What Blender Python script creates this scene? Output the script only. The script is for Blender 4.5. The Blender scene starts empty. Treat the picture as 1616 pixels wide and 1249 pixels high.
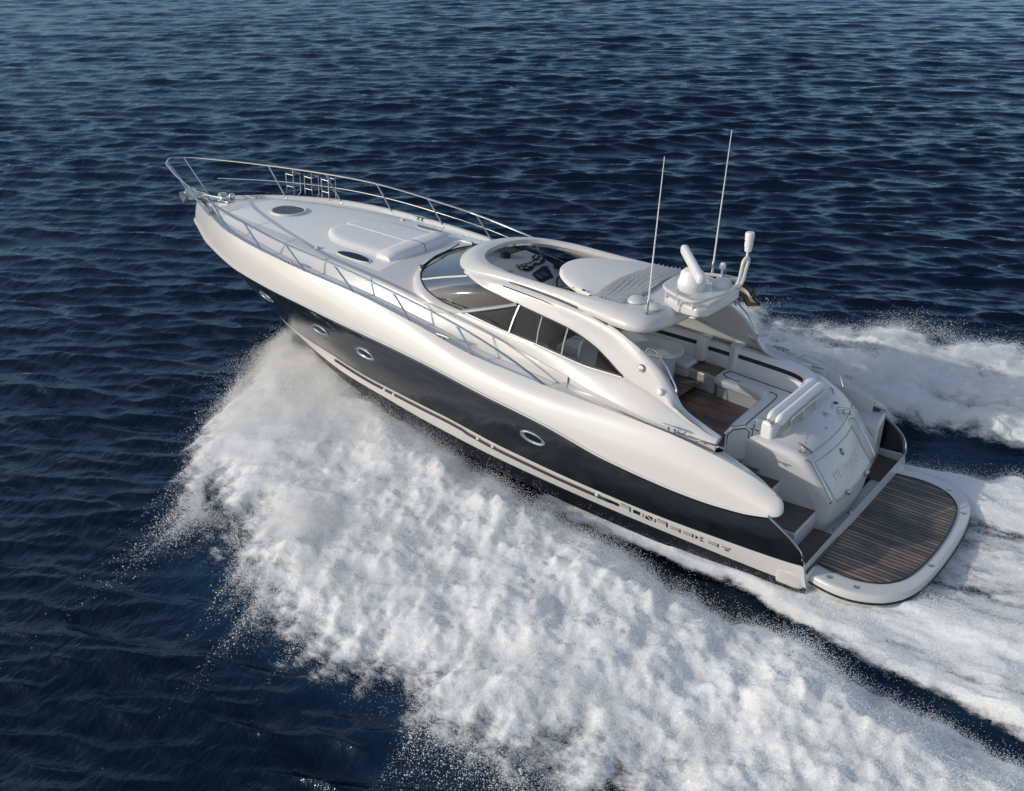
import bpy, bmesh, math, random
import numpy as np
from mathutils import Matrix, Vector
random.seed(4); RNG = np.random.default_rng(7)
SC = bpy.context.scene
R_ = math.radians

# ------------------------------------------------------------------ yacht attitude, camera, sky, sun
TRIM, HEEL, RISE = 2.2, 2.5, -0.02
M = Matrix.Translation((0, 0, RISE)) @ Matrix.Rotation(R_(-TRIM), 4, 'Y') @ Matrix.Rotation(R_(HEEL), 4, 'X')
CR = ((-0.79681564, -0.60372262, 0.024573), (-0.28447927, 0.33896611, -0.89675723), (0.53306321, -0.72154069, -0.44184007))
CC = (-4.00595793, 14.33607242, 9.13993804)
cam_m = Matrix(((CR[0][0], -CR[1][0], -CR[2][0], CC[0]), (CR[0][1], -CR[1][1], -CR[2][1], CC[1]),
                (CR[0][2], -CR[1][2], -CR[2][2], CC[2]), (0, 0, 0, 1)))
cd = bpy.data.cameras.new("camera"); cam = bpy.data.objects.new("camera", cd); SC.collection.objects.link(cam)
cam.matrix_world = M @ cam_m
cd.sensor_width = 36; cd.lens = 1700 / 1616 * 36; cd.clip_start = 0.2; cd.clip_end = 6000
SC.camera = cam

SUN_AZ, SUN_EL = 52.0, 24.0           # direction towards the sun, world frame, from +X
sd = Vector((math.cos(R_(SUN_AZ)) * math.cos(R_(SUN_EL)), math.sin(R_(SUN_AZ)) * math.cos(R_(SUN_EL)), math.sin(R_(SUN_EL))))
sl = bpy.data.lights.new("sun", 'SUN'); so = bpy.data.objects.new("sun", sl); SC.collection.objects.link(so)
sl.energy = 2.15; sl.angle = R_(0.5); sl.color = (1.0, 0.94, 0.86)
so.rotation_euler = sd.to_track_quat('Z', 'Y').to_euler(); so.location = (10, 20, 25)
world = bpy.data.worlds.new("World"); SC.world = world; world.use_nodes = True
wn = world.node_tree; bgn = wn.nodes["Background"]
sky = wn.nodes.new("ShaderNodeTexSky"); sky.sky_type = 'NISHITA'; sky.sun_disc = False
sky.sun_elevation = R_(SUN_EL); sky.sun_rotation = R_(90 - SUN_AZ); sky.air_density = 1.0; sky.dust_density = 1.3; sky.ozone_density = 1.2
hsv = wn.nodes.new('ShaderNodeHueSaturation'); hsv.inputs['Saturation'].default_value = .85
wn.links.new(sky.outputs[0], hsv.inputs['Color']); wn.links.new(hsv.outputs[0], bgn.inputs[0]); bgn.inputs[1].default_value = 0.15
SC.view_settings.view_transform = 'Standard'; SC.view_settings.look = 'None'
SC.view_settings.exposure = -0.06; SC.view_settings.gamma = 1.0
SC.cycles.max_bounces = 8; SC.cycles.transparent_max_bounces = 24; SC.cycles.caustics_reflective = False; SC.cycles.caustics_refractive = False

# ------------------------------------------------------------------ helpers
def mat(name, col, rough=0.4, metal=0.0, coat=0.0, spec=0.5, bump=None, vary=None):
    m = bpy.data.materials.new(name); m.use_nodes = True; nt = m.node_tree; b = nt.nodes["Principled BSDF"]
    b.inputs["Base Color"].default_value = (*col, 1); b.inputs["Roughness"].default_value = rough
    b.inputs["Metallic"].default_value = metal; b.inputs["Coat Weight"].default_value = coat
    b.inputs["Coat Roughness"].default_value = 0.05; b.inputs["Specular IOR Level"].default_value = spec
    tc = nt.nodes.new("ShaderNodeTexCoord")
    if vary:                                        # (scale, amount, second colour)
        n = nt.nodes.new("ShaderNodeTexNoise"); n.inputs["Scale"].default_value = vary[0]; n.inputs["Detail"].default_value = 5
        nt.links.new(tc.outputs["Object"], n.inputs["Vector"])
        mr = nt.nodes.new("ShaderNodeMapRange"); mr.inputs[1].default_value = .35; mr.inputs[2].default_value = .7; mr.inputs[4].default_value = vary[1]
        nt.links.new(n.outputs[0], mr.inputs[0])
        mx = nt.nodes.new("ShaderNodeMix"); mx.data_type = 'RGBA'
        mx.inputs[6].default_value = (*col, 1); mx.inputs[7].default_value = (*vary[2], 1)
        nt.links.new(mr.outputs[0], mx.inputs[0]); nt.links.new(mx.outputs[2], b.inputs["Base Color"])
    if bump:                                        # (scale, distance)
        n2 = nt.nodes.new("ShaderNodeTexNoise"); n2.inputs["Scale"].default_value = bump[0]; n2.inputs["Detail"].default_value = 3
        nt.links.new(tc.outputs["Object"], n2.inputs["Vector"])
        bp = nt.nodes.new("ShaderNodeBump"); bp.inputs["Distance"].default_value = bump[1]; bp.inputs["Strength"].default_value = .6
        nt.links.new(n2.outputs[0], bp.inputs["Height"]); nt.links.new(bp.outputs[0], b.inputs["Normal"])
    return m
def glass(name, tint, k=1.0):
    m = bpy.data.materials.new(name); m.use_nodes = True; nt = m.node_tree; nt.nodes.clear()
    out = nt.nodes.new("ShaderNodeOutputMaterial"); mx = nt.nodes.new("ShaderNodeMixShader")
    tr = nt.nodes.new("ShaderNodeBsdfTransparent"); tr.inputs[0].default_value = (*tint, 1)
    gl = nt.nodes.new("ShaderNodeBsdfGlossy"); gl.inputs["Roughness"].default_value = 0.03
    lw = nt.nodes.new("ShaderNodeFresnel"); lw.inputs[0].default_value = 1.5
    ml_ = nt.nodes.new('ShaderNodeMath'); ml_.operation = 'MULTIPLY'; ml_.inputs[1].default_value = k
    nt.links.new(lw.outputs[0], ml_.inputs[0]); nt.links.new(ml_.outputs[0], mx.inputs[0]); nt.links.new(tr.outputs[0], mx.inputs[1]); nt.links.new(gl.outputs[0], mx.inputs[2])
    nt.links.new(mx.outputs[0], out.inputs[0]); return m
def teak(name, axis, pitch, col1, col2, gap=0.14, grey=0.5):
    """weathered planks running along x (axis 'y' stripes) with dark caulking"""
    m = bpy.data.materials.new(name); m.use_nodes = True; nt = m.node_tree; b = nt.nodes["Principled BSDF"]; L = nt.links.new
    tc = nt.nodes.new("ShaderNodeTexCoord"); sx = nt.nodes.new("ShaderNodeSeparateXYZ"); L(tc.outputs["Object"], sx.inputs[0])
    def mth(op, a, bv):
        n = nt.nodes.new("ShaderNodeMath"); n.operation = op
        for i, v in ((0, a), (1, bv)):
            if hasattr(v, "is_linked"): L(v, n.inputs[i])
            else: n.inputs[i].default_value = v
        return n.outputs[0]
    c = sx.outputs[1] if axis == 'y' else sx.outputs[0]
    d = mth('DIVIDE', c, pitch); fr = mth('FRACT', d, 0); idx = mth('FLOOR', d, 0)
    line = mth('LESS_THAN', fr, gap)
    wnz = nt.nodes.new("ShaderNodeTexWhiteNoise"); wnz.noise_dimensions = '1D'; L(idx, wnz.inputs["W"])
    mp = nt.nodes.new("ShaderNodeMapping"); mp.inputs["Scale"].default_value = (2.2, 22, 2) if axis == 'y' else (22, 2.2, 2); L(tc.outputs["Object"], mp.inputs[0])
    nz = nt.nodes.new("ShaderNodeTexNoise"); nz.inputs["Scale"].default_value = 1; nz.inputs["Detail"].default_value = 6; L(mp.outputs[0], nz.inputs["Vector"])
    nb = nt.nodes.new("ShaderNodeTexNoise"); nb.inputs["Scale"].default_value = 1.5; nb.inputs["Detail"].default_value = 4; L(tc.outputs["Object"], nb.inputs["Vector"])
    f = mth('ADD', mth('MULTIPLY', nz.outputs[0], 0.9), mth('MULTIPLY', wnz.outputs[0], 0.35))
    f = mth('ADD', f, mth('MULTIPLY', nb.outputs[0], 1.5))
    ramp = nt.nodes.new("ShaderNodeMapRange"); ramp.inputs[1].default_value = 1.12; ramp.inputs[2].default_value = 1.82; L(f, ramp.inputs[0])
    mx = nt.nodes.new("ShaderNodeMix"); mx.data_type = 'RGBA'; mx.inputs[6].default_value = (*col1, 1); mx.inputs[7].default_value = (*col2, 1); L(ramp.outputs[0], mx.inputs[0])
    m2 = nt.nodes.new("ShaderNodeMix"); m2.data_type = 'RGBA'; m2.inputs[7].default_value = (.006, .006, .007, 1); L(mx.outputs[2], m2.inputs[6]); L(line, m2.inputs[0])
    L(m2.outputs[2], b.inputs["Base Color"]); b.inputs["Roughness"].default_value = 0.5
    bp = nt.nodes.new("ShaderNodeBump"); bp.invert = True; bp.inputs["Distance"].default_value = .004; L(line, bp.inputs["Height"]); L(bp.outputs[0], b.inputs["Normal"])
    return m
W_ = (.64, .63, .61)
GEL = mat("white_gelcoat", W_, .28, coat=.5, vary=(1.3, .5, (.60, .59, .57)))
GELDECK = mat("nonslip_deck", (.84, .83, .80), .7, vary=(60, .8, (.77, .76, .735)), bump=(220, .002))
LINING = mat("charcoal_lining", (.045, .045, .05), .6); GELGREY = mat("grey_liner", (.68, .68, .67), .5)
BLACK = mat("black_hull_paint", (.008, .010, .014), .10, coat=.55, vary=(3, .6, (.02, .022, .026)))
ANTI = mat("antifouling", (.008, .010, .014), .4)
DARK = mat("dark_rubber", (.012, .013, .015), .5)
STEEL = mat("stainless_steel", (.60, .60, .59), .14, metal=1)
ALU = mat("brushed_aluminium", (.62, .62, .61), .38, metal=1, vary=(40, .7, (.4, .4, .4)))
VINYL = mat("white_vinyl", (.84, .84, .83), .45, bump=(35, .004), vary=(5, .6, (.78, .78, .77)))
VDARK = mat("charcoal_vinyl", (.018, .02, .026), .4)
CANVAS = mat("grey_canvas", (.74, .725, .70), .85, bump=(300, .002), vary=(4, .6, (.68, .67, .65)))
PADFAB = mat("sunpad_vinyl", (.80, .79, .765), .6, bump=(6, .01))
PLASTIC = mat("white_plastic", (.78, .775, .76), .35)
GAUGE = mat("gauge_face", (.30, .31, .32), .25)
SCREEN = mat("display_glass", (.10, .105, .11), .1)
TINT = glass("tinted_side_glass", (.46, .48, .50), .35); CLEAR = glass("windscreen_glass", (.42, .46, .49), .5); 
HATCHG = mat("hatch_glass", (.006, .012, .024), .08, spec=.3)
TEAKP = teak("teak_platform", 'y', .088, (.07, .06, .054), (.36, .26, .19), .26)
TEAKC = teak("teak_cockpit", 'y', .05, (.13, .10, .085), (.42, .28, .20), .18)
TEAKS = teak("teak_step", 'y', .03, (.095, .08, .068), (.17, .125, .098), .14)
SEAM = mat("seam_sealant", (.16, .165, .17), .6); TXT = mat("pale_lettering", (.86, .86, .83), .5); NAVY = mat("navy_emblem", (.01, .035, .09), .3)
OCHRE = mat("ochre_cloth", (.30, .13, .06), .8); CLOTHW = mat("white_cloth", (.72, .71, .68), .8); CLOTHB = mat("black_cloth", (.02, .02, .022), .8)

def pch(xs, ys):
    """monotone cubic interpolation"""
    xs = np.array(xs, float); ys = np.array(ys, float)
    if xs[0] > xs[-1]: xs = xs[::-1]; ys = ys[::-1]
    h = np.diff(xs); dl = np.diff(ys) / h; d = np.zeros(len(xs)); d[0] = dl[0]; d[-1] = dl[-1]
    for i in range(1, len(xs) - 1):
        if dl[i - 1] * dl[i] > 0:
            w1 = 2 * h[i] + h[i - 1]; w2 = h[i] + 2 * h[i - 1]; d[i] = (w1 + w2) / (w1 / dl[i - 1] + w2 / dl[i])
    def f(x):
        x = np.clip(np.asarray(x, float), xs[0], xs[-1]); i = np.clip(np.searchsorted(xs, x) - 1, 0, len(xs) - 2)
        t = (x - xs[i]) / h[i]
        return ((2*t**3 - 3*t**2 + 1) * ys[i] + (t**3 - 2*t**2 + t) * h[i] * d[i] + (-2*t**3 + 3*t**2) * ys[i+1] + (t**3 - t**2) * h[i] * d[i+1])
    return f
def smooth(pts, n, closed=False):
    """Catmull-Rom through points, resampled evenly"""
    P = [Vector(p) for p in pts]; out = []; k = len(P); segs = k if closed else k - 1
    for i in range(segs):
        if closed: p0, p1, p2, p3 = P[i-1], P[i], P[(i+1) % k], P[(i+2) % k]
        else: p0, p1, p2, p3 = P[max(i-1, 0)], P[i], P[i+1], P[min(i+2, k-1)]
        for j in range(16):
            t = j / 16
            out.append(.5 * ((2*p1) + (p2-p0)*t + (2*p0-5*p1+4*p2-p3)*t*t + (3*p1-p0-3*p2+p3)*t**3))
    out.append(P[0].copy() if closed else P[-1].copy())
    A = np.array([tuple(v) for v in out]); s = np.concatenate([[0], np.cumsum(np.linalg.norm(np.diff(A, axis=0), axis=1))])
    q = np.linspace(0, s[-1], n + 1 if closed else n)
    if closed: q = q[:-1]
    return [Vector([np.interp(u, s, A[:, c]) for c in range(A.shape[1])]) for u in q]
ROOT = bpy.data.objects.new("motor_yacht", None); SC.collection.objects.link(ROOT); ROOT.matrix_world = M
ROOT["label"] = "white and black motor yacht with bow raised, speeding through foam"; ROOT["category"] = "yacht"
def link(name, me, m, parent, sm=True, auto=40):
    o = bpy.data.objects.new(name, me); SC.collection.objects.link(o)
    for x in (m if isinstance(m, (list, tuple)) else [m]): me.materials.append(x)
    if sm: 
        me.shade_smooth()
        if auto: me.set_sharp_from_angle(angle=R_(auto))
    if parent is not None: o.parent = parent
    return o
def pydata(name, V, F, m, parent=ROOT, sm=True, auto=40, mi=None, fix=False):
    me = bpy.data.meshes.new(name); me.from_pydata([tuple(v) for v in V], [], F); me.validate()
    if fix:
        bm = bmesh.new(); bm.from_mesh(me); bmesh.ops.remove_doubles(bm, verts=bm.verts, dist=1e-4); bmesh.ops.recalc_face_normals(bm, faces=bm.faces); bm.to_mesh(me); bm.free()
    if mi is not None and len(me.polygons) == len(mi): me.polygons.foreach_set("material_index", mi)
    return link(name, me, m, parent, sm, auto)
def grid(name, rows, m, parent=ROOT, mirror=False, both=False, solid=0, sm=True, auto=40, cl=False, mi=None, off=-1):
    """rows: equal-length rows of points; both: add the mirrored half in the same mesh"""
    V = []; F = []; MI = []
    def add(rs, flip):
        b = len(V); n = len(rs[0])
        for r in rs: V.extend(r)
        for i in range(len(rs) - 1):
            for j in range(n if cl else n - 1):
                a = b + i*n + j; c = b + i*n + (j+1) % n; d = b + (i+1)*n + (j+1) % n; e = b + (i+1)*n + j
                F.append((a, c, d, e) if not flip else (a, e, d, c)); MI.append(mi(i, j) if mi else 0)
    rs = [[Vector(p) for p in r] for r in rows]; mr = [[Vector((p[0], -p[1], p[2])) for p in r] for r in rs]
    if both: add(rs, False); add(mr, True)
    elif mirror: add(mr, True)
    else: add(rs, False)
    o = pydata(name, V, F, m, parent, sm, auto, MI if mi else None)
    if both:
        bm = bmesh.new(); bm.from_mesh(o.data); bmesh.ops.remove_doubles(bm, verts=bm.verts, dist=2e-4); bm.to_mesh(o.data); bm.free()
    if solid:
        s = o.modifiers.new("thick", 'SOLIDIFY'); s.thickness = solid; s.offset = off
    return o
class MB:
    def __init__(s): s.V = []; s.F = []
    def tube(s, pts, r, n=8, sm=0, closed=False, taper=None):
        P = smooth(pts, sm, closed) if sm else [Vector(p) for p in pts]
        k = len(P); b = len(s.V); up = Vector((.13, .31, .94))
        for i, p in enumerate(P):
            a = P[i-1] if (i or closed) else p; c = P[(i+1) % k] if (i < k-1 or closed) else p
            t = (c - a).normalized(); u = t.cross(up)
            if u.length < .05: u = t.cross(Vector((1, 0, 0)))
            u.normalize(); w = t.cross(u); rr = r if taper is None else r + (taper - r) * i / max(k-1, 1)
            for j in range(n):
                an = 2*math.pi*j/n; s.V.append(p + u*math.cos(an)*rr + w*math.sin(an)*rr)
        for i in range(k if closed else k-1):
            i2 = (i+1) % k
            for j in range(n): s.F.append((b+i*n+j, b+i2*n+j, b+i2*n+(j+1) % n, b+i*n+(j+1) % n))
        if not closed:
            s.F.append(tuple(b+j for j in range(n))[::-1]); s.F.append(tuple(b+(k-1)*n+j for j in range(n)))
        return s
    def box(s, c, d, rot=None):
        b = len(s.V)
        for z in (-.5, .5):
            for x, y in ((-.5, -.5), (.5, -.5), (.5, .5), (-.5, .5)):
                v = Vector((x*d[0], y*d[1], z*d[2]))
                if rot is not None: v = rot @ v
                s.V.append(Vector(c) + v)
        s.F += [tuple(b+i for i in q) for q in ((3, 2, 1, 0), (4, 5, 6, 7), (0, 1, 5, 4), (1, 2, 6, 5), (2, 3, 7, 6), (3, 0, 4, 7))]; return s
    def lathe(s, c, prof, n=20, rot=None):
        b = len(s.V)
        for r, z in prof:
            for j in range(n):
                v = Vector((r*math.cos(2*math.pi*j/n), r*math.sin(2*math.pi*j/n), z))
                if rot is not None: v = rot @ v
                s.V.append(Vector(c) + v)
        for i in range(len(prof)-1):
            for j in range(n): s.F.append((b+i*n+j, b+i*n+(j+1) % n, b+(i+1)*n+(j+1) % n, b+(i+1)*n+j))
        s.F.append(tuple(b+j for j in range(n))[::-1]); s.F.append(tuple(b+(len(prof)-1)*n+j for j in range(n))); return s
    def prism(s, poly, z0, z1, inset=0):
        """polygon (x,y) counterclockwise extruded from z0 to z1; z may be functions of (x,y)"""
        b = len(s.V); n = len(poly); f0 = z0 if callable(z0) else (lambda x, y: z0); f1 = z1 if callable(z1) else (lambda x, y: z1)
        for x, y in poly: s.V.append(Vector((x, y, f0(x, y))))
        for x, y in poly: s.V.append(Vector((x, y, f1(x, y))))
        s.F.append(tuple(range(b, b+n))[::-1]); s.F.append(tuple(range(b+n, b+2*n)))
        for i in range(n): s.F.append((b+i, b+(i+1) % n, b+n+(i+1) % n, b+n+i))
        return s
    def build(s, name, m, parent=ROOT, bevel=0, seg=3, sub=0, sm=True, auto=40):
        o = pydata(name, s.V, s.F, m, parent, sm, auto, fix=True)
        if bevel:
            bv = o.modifiers.new("bevel", 'BEVEL'); bv.width = bevel; bv.segments = seg; bv.limit_method = 'ANGLE'; bv.angle_limit = R_(35)
            o.data.shade_smooth()
            try: bv.harden_normals = False
            except Exception: pass
        return o
def label(o, t): o["label"] = t; return o

# ------------------------------------------------------------------ hull (x forward, y port, z up)
Ky = pch([0, 12, 12.4], [0, 0, 0]); Kz = pch([0, 5, 8, 10, 11.2, 12.0], [-.55, -.62, -.6, -.5, -.33, -.08])
Cy = pch([-.05, 1, 3.7, 5.2, 6.5, 8.2, 9.2, 10.5, 11.4, 12, 12.55], [2.0, 2.03, 2.05, 2.03, 1.97, 1.78, 1.58, 1.15, .78, .5, 0])
Cz = pch([-.05, 1, 3, 4, 5.4, 7, 8.6, 10.5, 12, 12.55], [.24, .25, .28, .31, .37, .47, .54, .5, .42, .2])
Ly = pch([0, 1, 3.7, 5.2, 6.6, 8.22, 9.38, 10.79, 11.98, 12.48, 13.0], [2.05, 2.07, 2.1, 2.09, 2.02, 1.85, 1.59, 1.14, .63, .36, 0])
Lz = pch([0, .3, 1.11, 2.2, 3.7, 5.2, 6.6, 8.2, 9.4, 10.8, 12, 12.5, 13.0], [.6, .57, .54, .52, .56, .65, .77, .81, .80, .70, .58, .5, .36])
Ry = pch([.6, 1, 1.63, 3.16, 5.54, 6.8, 8.46, 9.15, 10.2, 11, 12, 12.6, 13.2, 13.8, 14.4, 14.9, 15.2, 15.33, 15.38], [2.1, 2.11, 2.13, 2.18, 2.2, 2.17, 2.14, 2.10, 2.02, 1.90, 1.70, 1.50, 1.26, .99, .67, .38, .19, .08, 0])
Rz = pch([.6, .98, 1.63, 3.16, 4.32, 5.54, 6.8, 8.46, 9.15, 10.2, 11, 12, 13.2, 13.8, 14.5, 15.38], [1.2, 1.12, 1.08, 1.19, 1.40, 1.55, 1.71, 1.86, 1.90, 1.96, 1.975, 2.0, 2.01, 2.0, 2.03, 1.97])
Dz = pch([.5, 1, 1.6, 2.3, 4.59, 5.9, 7.26, 8.57, 9.82, 11.1, 12.34, 13.53, 15.35], [1.36, 1.56, 1.70, 1.80, 1.88, 1.98, 2.22, 2.40, 2.48, 2.54, 2.57, 2.55, 2.40])
Dy = pch([.6, 1.4, 2.3, 4.59, 5.9, 7.26, 8.57, 9.82, 11.1, 12.34, 13.53, 14.11, 14.69, 15.0, 15.15, 15.28], [1.86, 1.9, 1.93, 1.92, 1.95, 1.95, 1.94, 1.90, 1.77, 1.51, 1.01, .69, .35, .18, .09, 0])
def rowpts(xs, fy, fz): return [Vector((x, float(fy(x)), float(fz(x)))) for x in xs]
tt = 1 - (1 - np.linspace(0, 1, 120)) ** 1.35
def span(a, b): return a + (b - a) * tt
kr = rowpts(span(0, 12.0), Ky, Kz); cr_ = rowpts(span(-.05, 12.55), Cy, Cz); lr = rowpts(span(.02, 13.0), Ly, Lz); rr_ = rowpts(span(.6, 15.38), Ry, Rz)
gx = span(.62, 15.28); gr = [Vector((x, float(Dy(x)) + .03 * min(1, max(0, (15.28-x)*3)), float(Dz(x)) + .05)) for x in gx]
c2 = [c + Vector((0, -.015 if c.y > .1 else 0, -.24*min(1, max(0, (11.5-c.x)/3)))) for c in cr_]
rows = [kr]
for a in (1/2,): rows.append([k.lerp(c, a) - Vector((0, 0, .03)) for k, c in zip(kr, c2)])
rows.append(c2)
rows.append(cr_)
mid = [c.lerp(l, .5) + Vector((0, .012, 0)) for c, l in zip(cr_, lr)]; rows += [mid, lr]
for a in (.125, .25, .375, .5, .625, .75, .875):
    r_ = []
    for i, (l, r) in enumerate(zip(lr, rr_)):
        p = l.lerp(r, a); fwd = max(0, (p.x - 6) / 8); p.y += .03 * fwd * math.sin(a*math.pi) * min(1, p.y*3); 
        p.y += .02 * math.sin(a*math.pi) * (1 - min(fwd*2, 1)); r_.append(p)
    for i, p in enumerate(r_): p.x -= .17*math.sin(a*math.pi)*max(0, 1 - i/14)
    rows.append(r_)
rows.append(rr_)
NB = len(rows)
hull = grid("hull", rows, [ANTI, GEL, BLACK], both=True, mi=lambda i, j: 0 if i < 3 else (1 if i < 5 else 2))
# rounded white gunwale from the rub rail up to the crest
grow = []
for a in np.linspace(0, 1, 10):
    r_ = []
    for r, g in zip(rr_, gr):
        w = min(1, max(0, (15.2 - r.x) / 3.0)); bow = (1-w)**2; aft_ = min(1, max(0, (6.5 - r.x)/3)); bul = Vector((r.x*.55 + g.x*.45 + .05*bow, r.y*(.60+.12*aft_) + g.y*(.40-.12*aft_) + .062*w, r.z + (g.z-r.z) * (.58 + .04*aft_ - .12*bow)))
        r_.append(r*(1-a)**2 + bul*2*a*(1-a) + g*a*a)
    grow.append(r_)
grid("gunwale", grow, GEL, both=True)
# rub rail: white lip with a dark insert on each side
for s in (1, -1):
    mb = MB(); mb.tube([(p.x, s*(p.y + .012), p.z) for p in rr_], .022, 6); rail = mb.build("rub_rail", GEL)
    MB().tube([(p.x, s*(p.y + .034), p.z - .008) for p in rr_], .008, 5).build("rail_insert", DARK, rail)
    MB().tube([(p.x, s*(p.y + .022), p.z - .026) for p in rr_], .008, 5).build("rail_insert", STEEL, rail)
    # black spray groove and white moulding under the black band
    g0 = [(x, s*(float(Ly(x)) + .008), float(Lz(x)) - .06 - .02*(x < 6)) for x in np.linspace(3.1, 9.6, 60)]
    gv = [Vector(p) for p in g0]
    V = []; F = []
    for p in gv:
        V += [p + Vector((0, s*.004, .018)), p + Vector((0, s*.004, -.028))]
    for i in range(len(gv)-1): F.append((2*i, 2*i+1, 2*i+3, 2*i+2))
    st = pydata("boot_stripe", V, F, DARK)
    sol = st.modifiers.new("t", 'SOLIDIFY'); sol.thickness = .012; sol.offset = 0
    for x in (8.0, 7.75, 5.72, 5.4, 3.35):
        MB().lathe((x, s*(float(Ly(x)) + .012), float(Lz(x)) - .065), [(.0, -.03), (.026, -.02), (.032, 0), (.026, .02), (0, .03)], 10).build("skin_fitting", PLASTIC)
# stern closure below the platform and trailing quarter edge trim
qv = [rows[i][0] for i in range(5, NB)] 
for s in (1, -1):
    MB().tube([(p.x, s*p.y, p.z) for p in qv], .018, 6).build("quarter_trim", STEEL)
tr_v = []; tr_f = []
prof = [rows[i][0] for i in range(0, 6)]
tp = [(p.x, p.y, p.z) for p in prof] + [(p.x, -p.y, p.z) for p in prof[::-1]]
pydata("stern_panel", tp, [tuple(range(len(tp)))], GEL, sm=False)
# hull lettering: open stencil capitals made of the dark counters between white strokes
from mathutils.bvhtree import BVHTree
HT = BVHTree.FromPolygons([v.co.copy() for v in hull.data.vertices], [tuple(q.vertices) for q in hull.data.polygons])
def hully(x, z):
    h = HT.ray_cast(Vector((x, 4, z)), Vector((0, -1, 0))); return h[0].y if h[0] is not None else 0.0
def decal(name, polys, m):
    V = []; F = []
    for pl in polys:
        b = len(V)
        for u, v in pl:
            x = 2.95 - u*.6; z = float(Lz(x)) - .135 + v*.09 - .02*u*.6
            V.append((x, hully(x, z) + .003, z))
        F.append(tuple(range(b, b+len(pl))))
    o = pydata(name, V, F, m, sm=False); s_ = o.modifiers.new("t", 'SOLIDIFY'); s_.thickness = .004; s_.offset = 1; return o
def bar(u0, v0, u1, v1): return [(u0, v0), (u1, v0), (u1, v1), (u0, v1)]
t = .13
S_ = lambda u: [bar(u, .58, u+.26, .58+t*.6), bar(u+.02, .95, u+.30, .95+t), bar(u+.27, .1, u+.31, .95)]
E_ = lambda u: [bar(u, .62, u+.24, .62+t*.6), bar(u, .28, u+.24, .28+t*.6), bar(u+.25, .1, u+.28, .8)]
polys = []
polys += [bar(-.45, .15, -.02, .75)]
polys += S_(.02) + [bar(.40, .25, .60, .9)] + [bar(.68, .1, .70, .9), [(.76, .1), (.92, .1), (.76, .8)], [(.80, .9), (.96, .9), (.96, .2)]]
polys += [bar(1.02, .1, 1.05, .85)] + S_(1.08) + E_(1.47) + E_(1.82)
polys += [[(2.16, .1), (2.24, .5), (2.16, .85)], [(2.28, .1), (2.40, .1), (2.30, .45)], [(2.30, .55), (2.40, .85), (2.28, .85)]] + E_(2.5) + [bar(2.86, .55, 3.05, .66), bar(3.06, .5, 3.08, .9), bar(2.95, .1, 3.05, .35)]
decal("hull_lettering", polys, DARK)
# portholes on both sides
hull_side = hully
for s in (1, -1):
    for x, z in ((11.30, 1.60), (9.5, 1.50), (8.28, 1.42), (4.55, 1.09)):
        e1 = []; e0 = []; e2 = []
        for j in range(28):
            a = 2*math.pi*j/28; 
            for k_, lst in ((1.0, e1), (.74, e0)):
                dx = .235*k_*math.cos(a); dz = .085*k_*math.sin(a) + .07*dx*(1 if x < 9 else .4)
                lst.append(Vector((x+dx, s*(hull_side(x+dx, z+dz) + (.004 if k_ < 1 else .006)), z+dz)))
        ph = pydata("porthole", e0, [tuple(range(28))], HATCHG, sm=False)
        MB().tube(e1, .016, 6, closed=True).build("porthole_frame", STEEL, ph)
        ring = grid("porthole_bezel", [e1 + [e1[0]], e0 + [e0[0]]], STEEL, ph)

# ------------------------------------------------------------------ deck and coachroof
TBy = pch([4.3, 5.5, 6.9, 8.2, 9.5, 10.8, 12.1, 12.8, 13.5, 14.3, 15.0], [1.58, 1.56, 1.6, 1.62, 1.6, 1.5, 1.24, 1.05, .82, .42, .08])
TTy = pch([4.3, 4.6, 5.9, 7.24, 8.5, 9.8, 11.2, 12, 12.8, 13.5, 14.3, 15.0], [1.55, 1.53, 1.46, 1.46, 1.46, 1.39, 1.20, 1.07, .9, .70, .36, .06])
TTz = pch([4.3, 4.6, 5.9, 7.24, 8.5, 9.8, 11.2, 12, 12.8, 13.5, 14.3, 15.0], [2.0, 2.03, 2.23, 2.42, 2.58, 2.63, 2.65, 2.64, 2.62, 2.59, 2.5, 2.40])
CZ = pch([6.9, 8.2, 9, 10.5, 12.4, 13.5, 14.3, 15.0], [2.62, 2.69, 2.70, 2.72, 2.70, 2.64, 2.53, 2.41])
dx = np.linspace(4.35, 15.0, 130)
g_ = [Vector((x, float(Dy(x)) + .03*min(1, max(0, (15.28-x)*3)), float(Dz(x)) + .05)) for x in dx]
d1 = [Vector((x, float(Dy(x)) - .015, float(Dz(x)) + .035)) for x in dx]
d2 = [Vector((x, float(Dy(x)) - .06*min(1, (15.3-x)), float(Dz(x)) - .04)) for x in dx]
d3 = [Vector((x, min(float(TBy(x)), float(Dy(x)) - .08*min(1, (15.3-x)))+0, float(Dz(x)) - .045)) for x in dx]
d4 = [p.lerp(Vector((x, float(TTy(x)), float(TTz(x)))), .82) + Vector((0, .02, 0)) for p, x in zip(d3, dx)]
d5 = [Vector((x, float(TTy(x)), float(TTz(x)))) for x in dx]
grid("side_deck", [g_, d1, d2, [a.lerp(b, .15) for a, b in zip(d2, d3)], [a.lerp(b, .85) for a, b in zip(d2, d3)], d3], [GEL, GELDECK], both=True, mi=lambda i, j: 1 if i == 3 else 0)
grid("coachroof_side", [d3, [a.lerp(b, .12) for a, b in zip(d3, d4)], [a.lerp(b, .6)+Vector((0, .008, 0)) for a, b in zip(d3, d4)], d4, [a.lerp(b, .6)+Vector((0, .012, .008)) for a, b in zip(d4, d5)], d5], GEL, both=True, auto=60)
cxs = np.linspace(6.95, 15.0, 90)
crow = []
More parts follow.
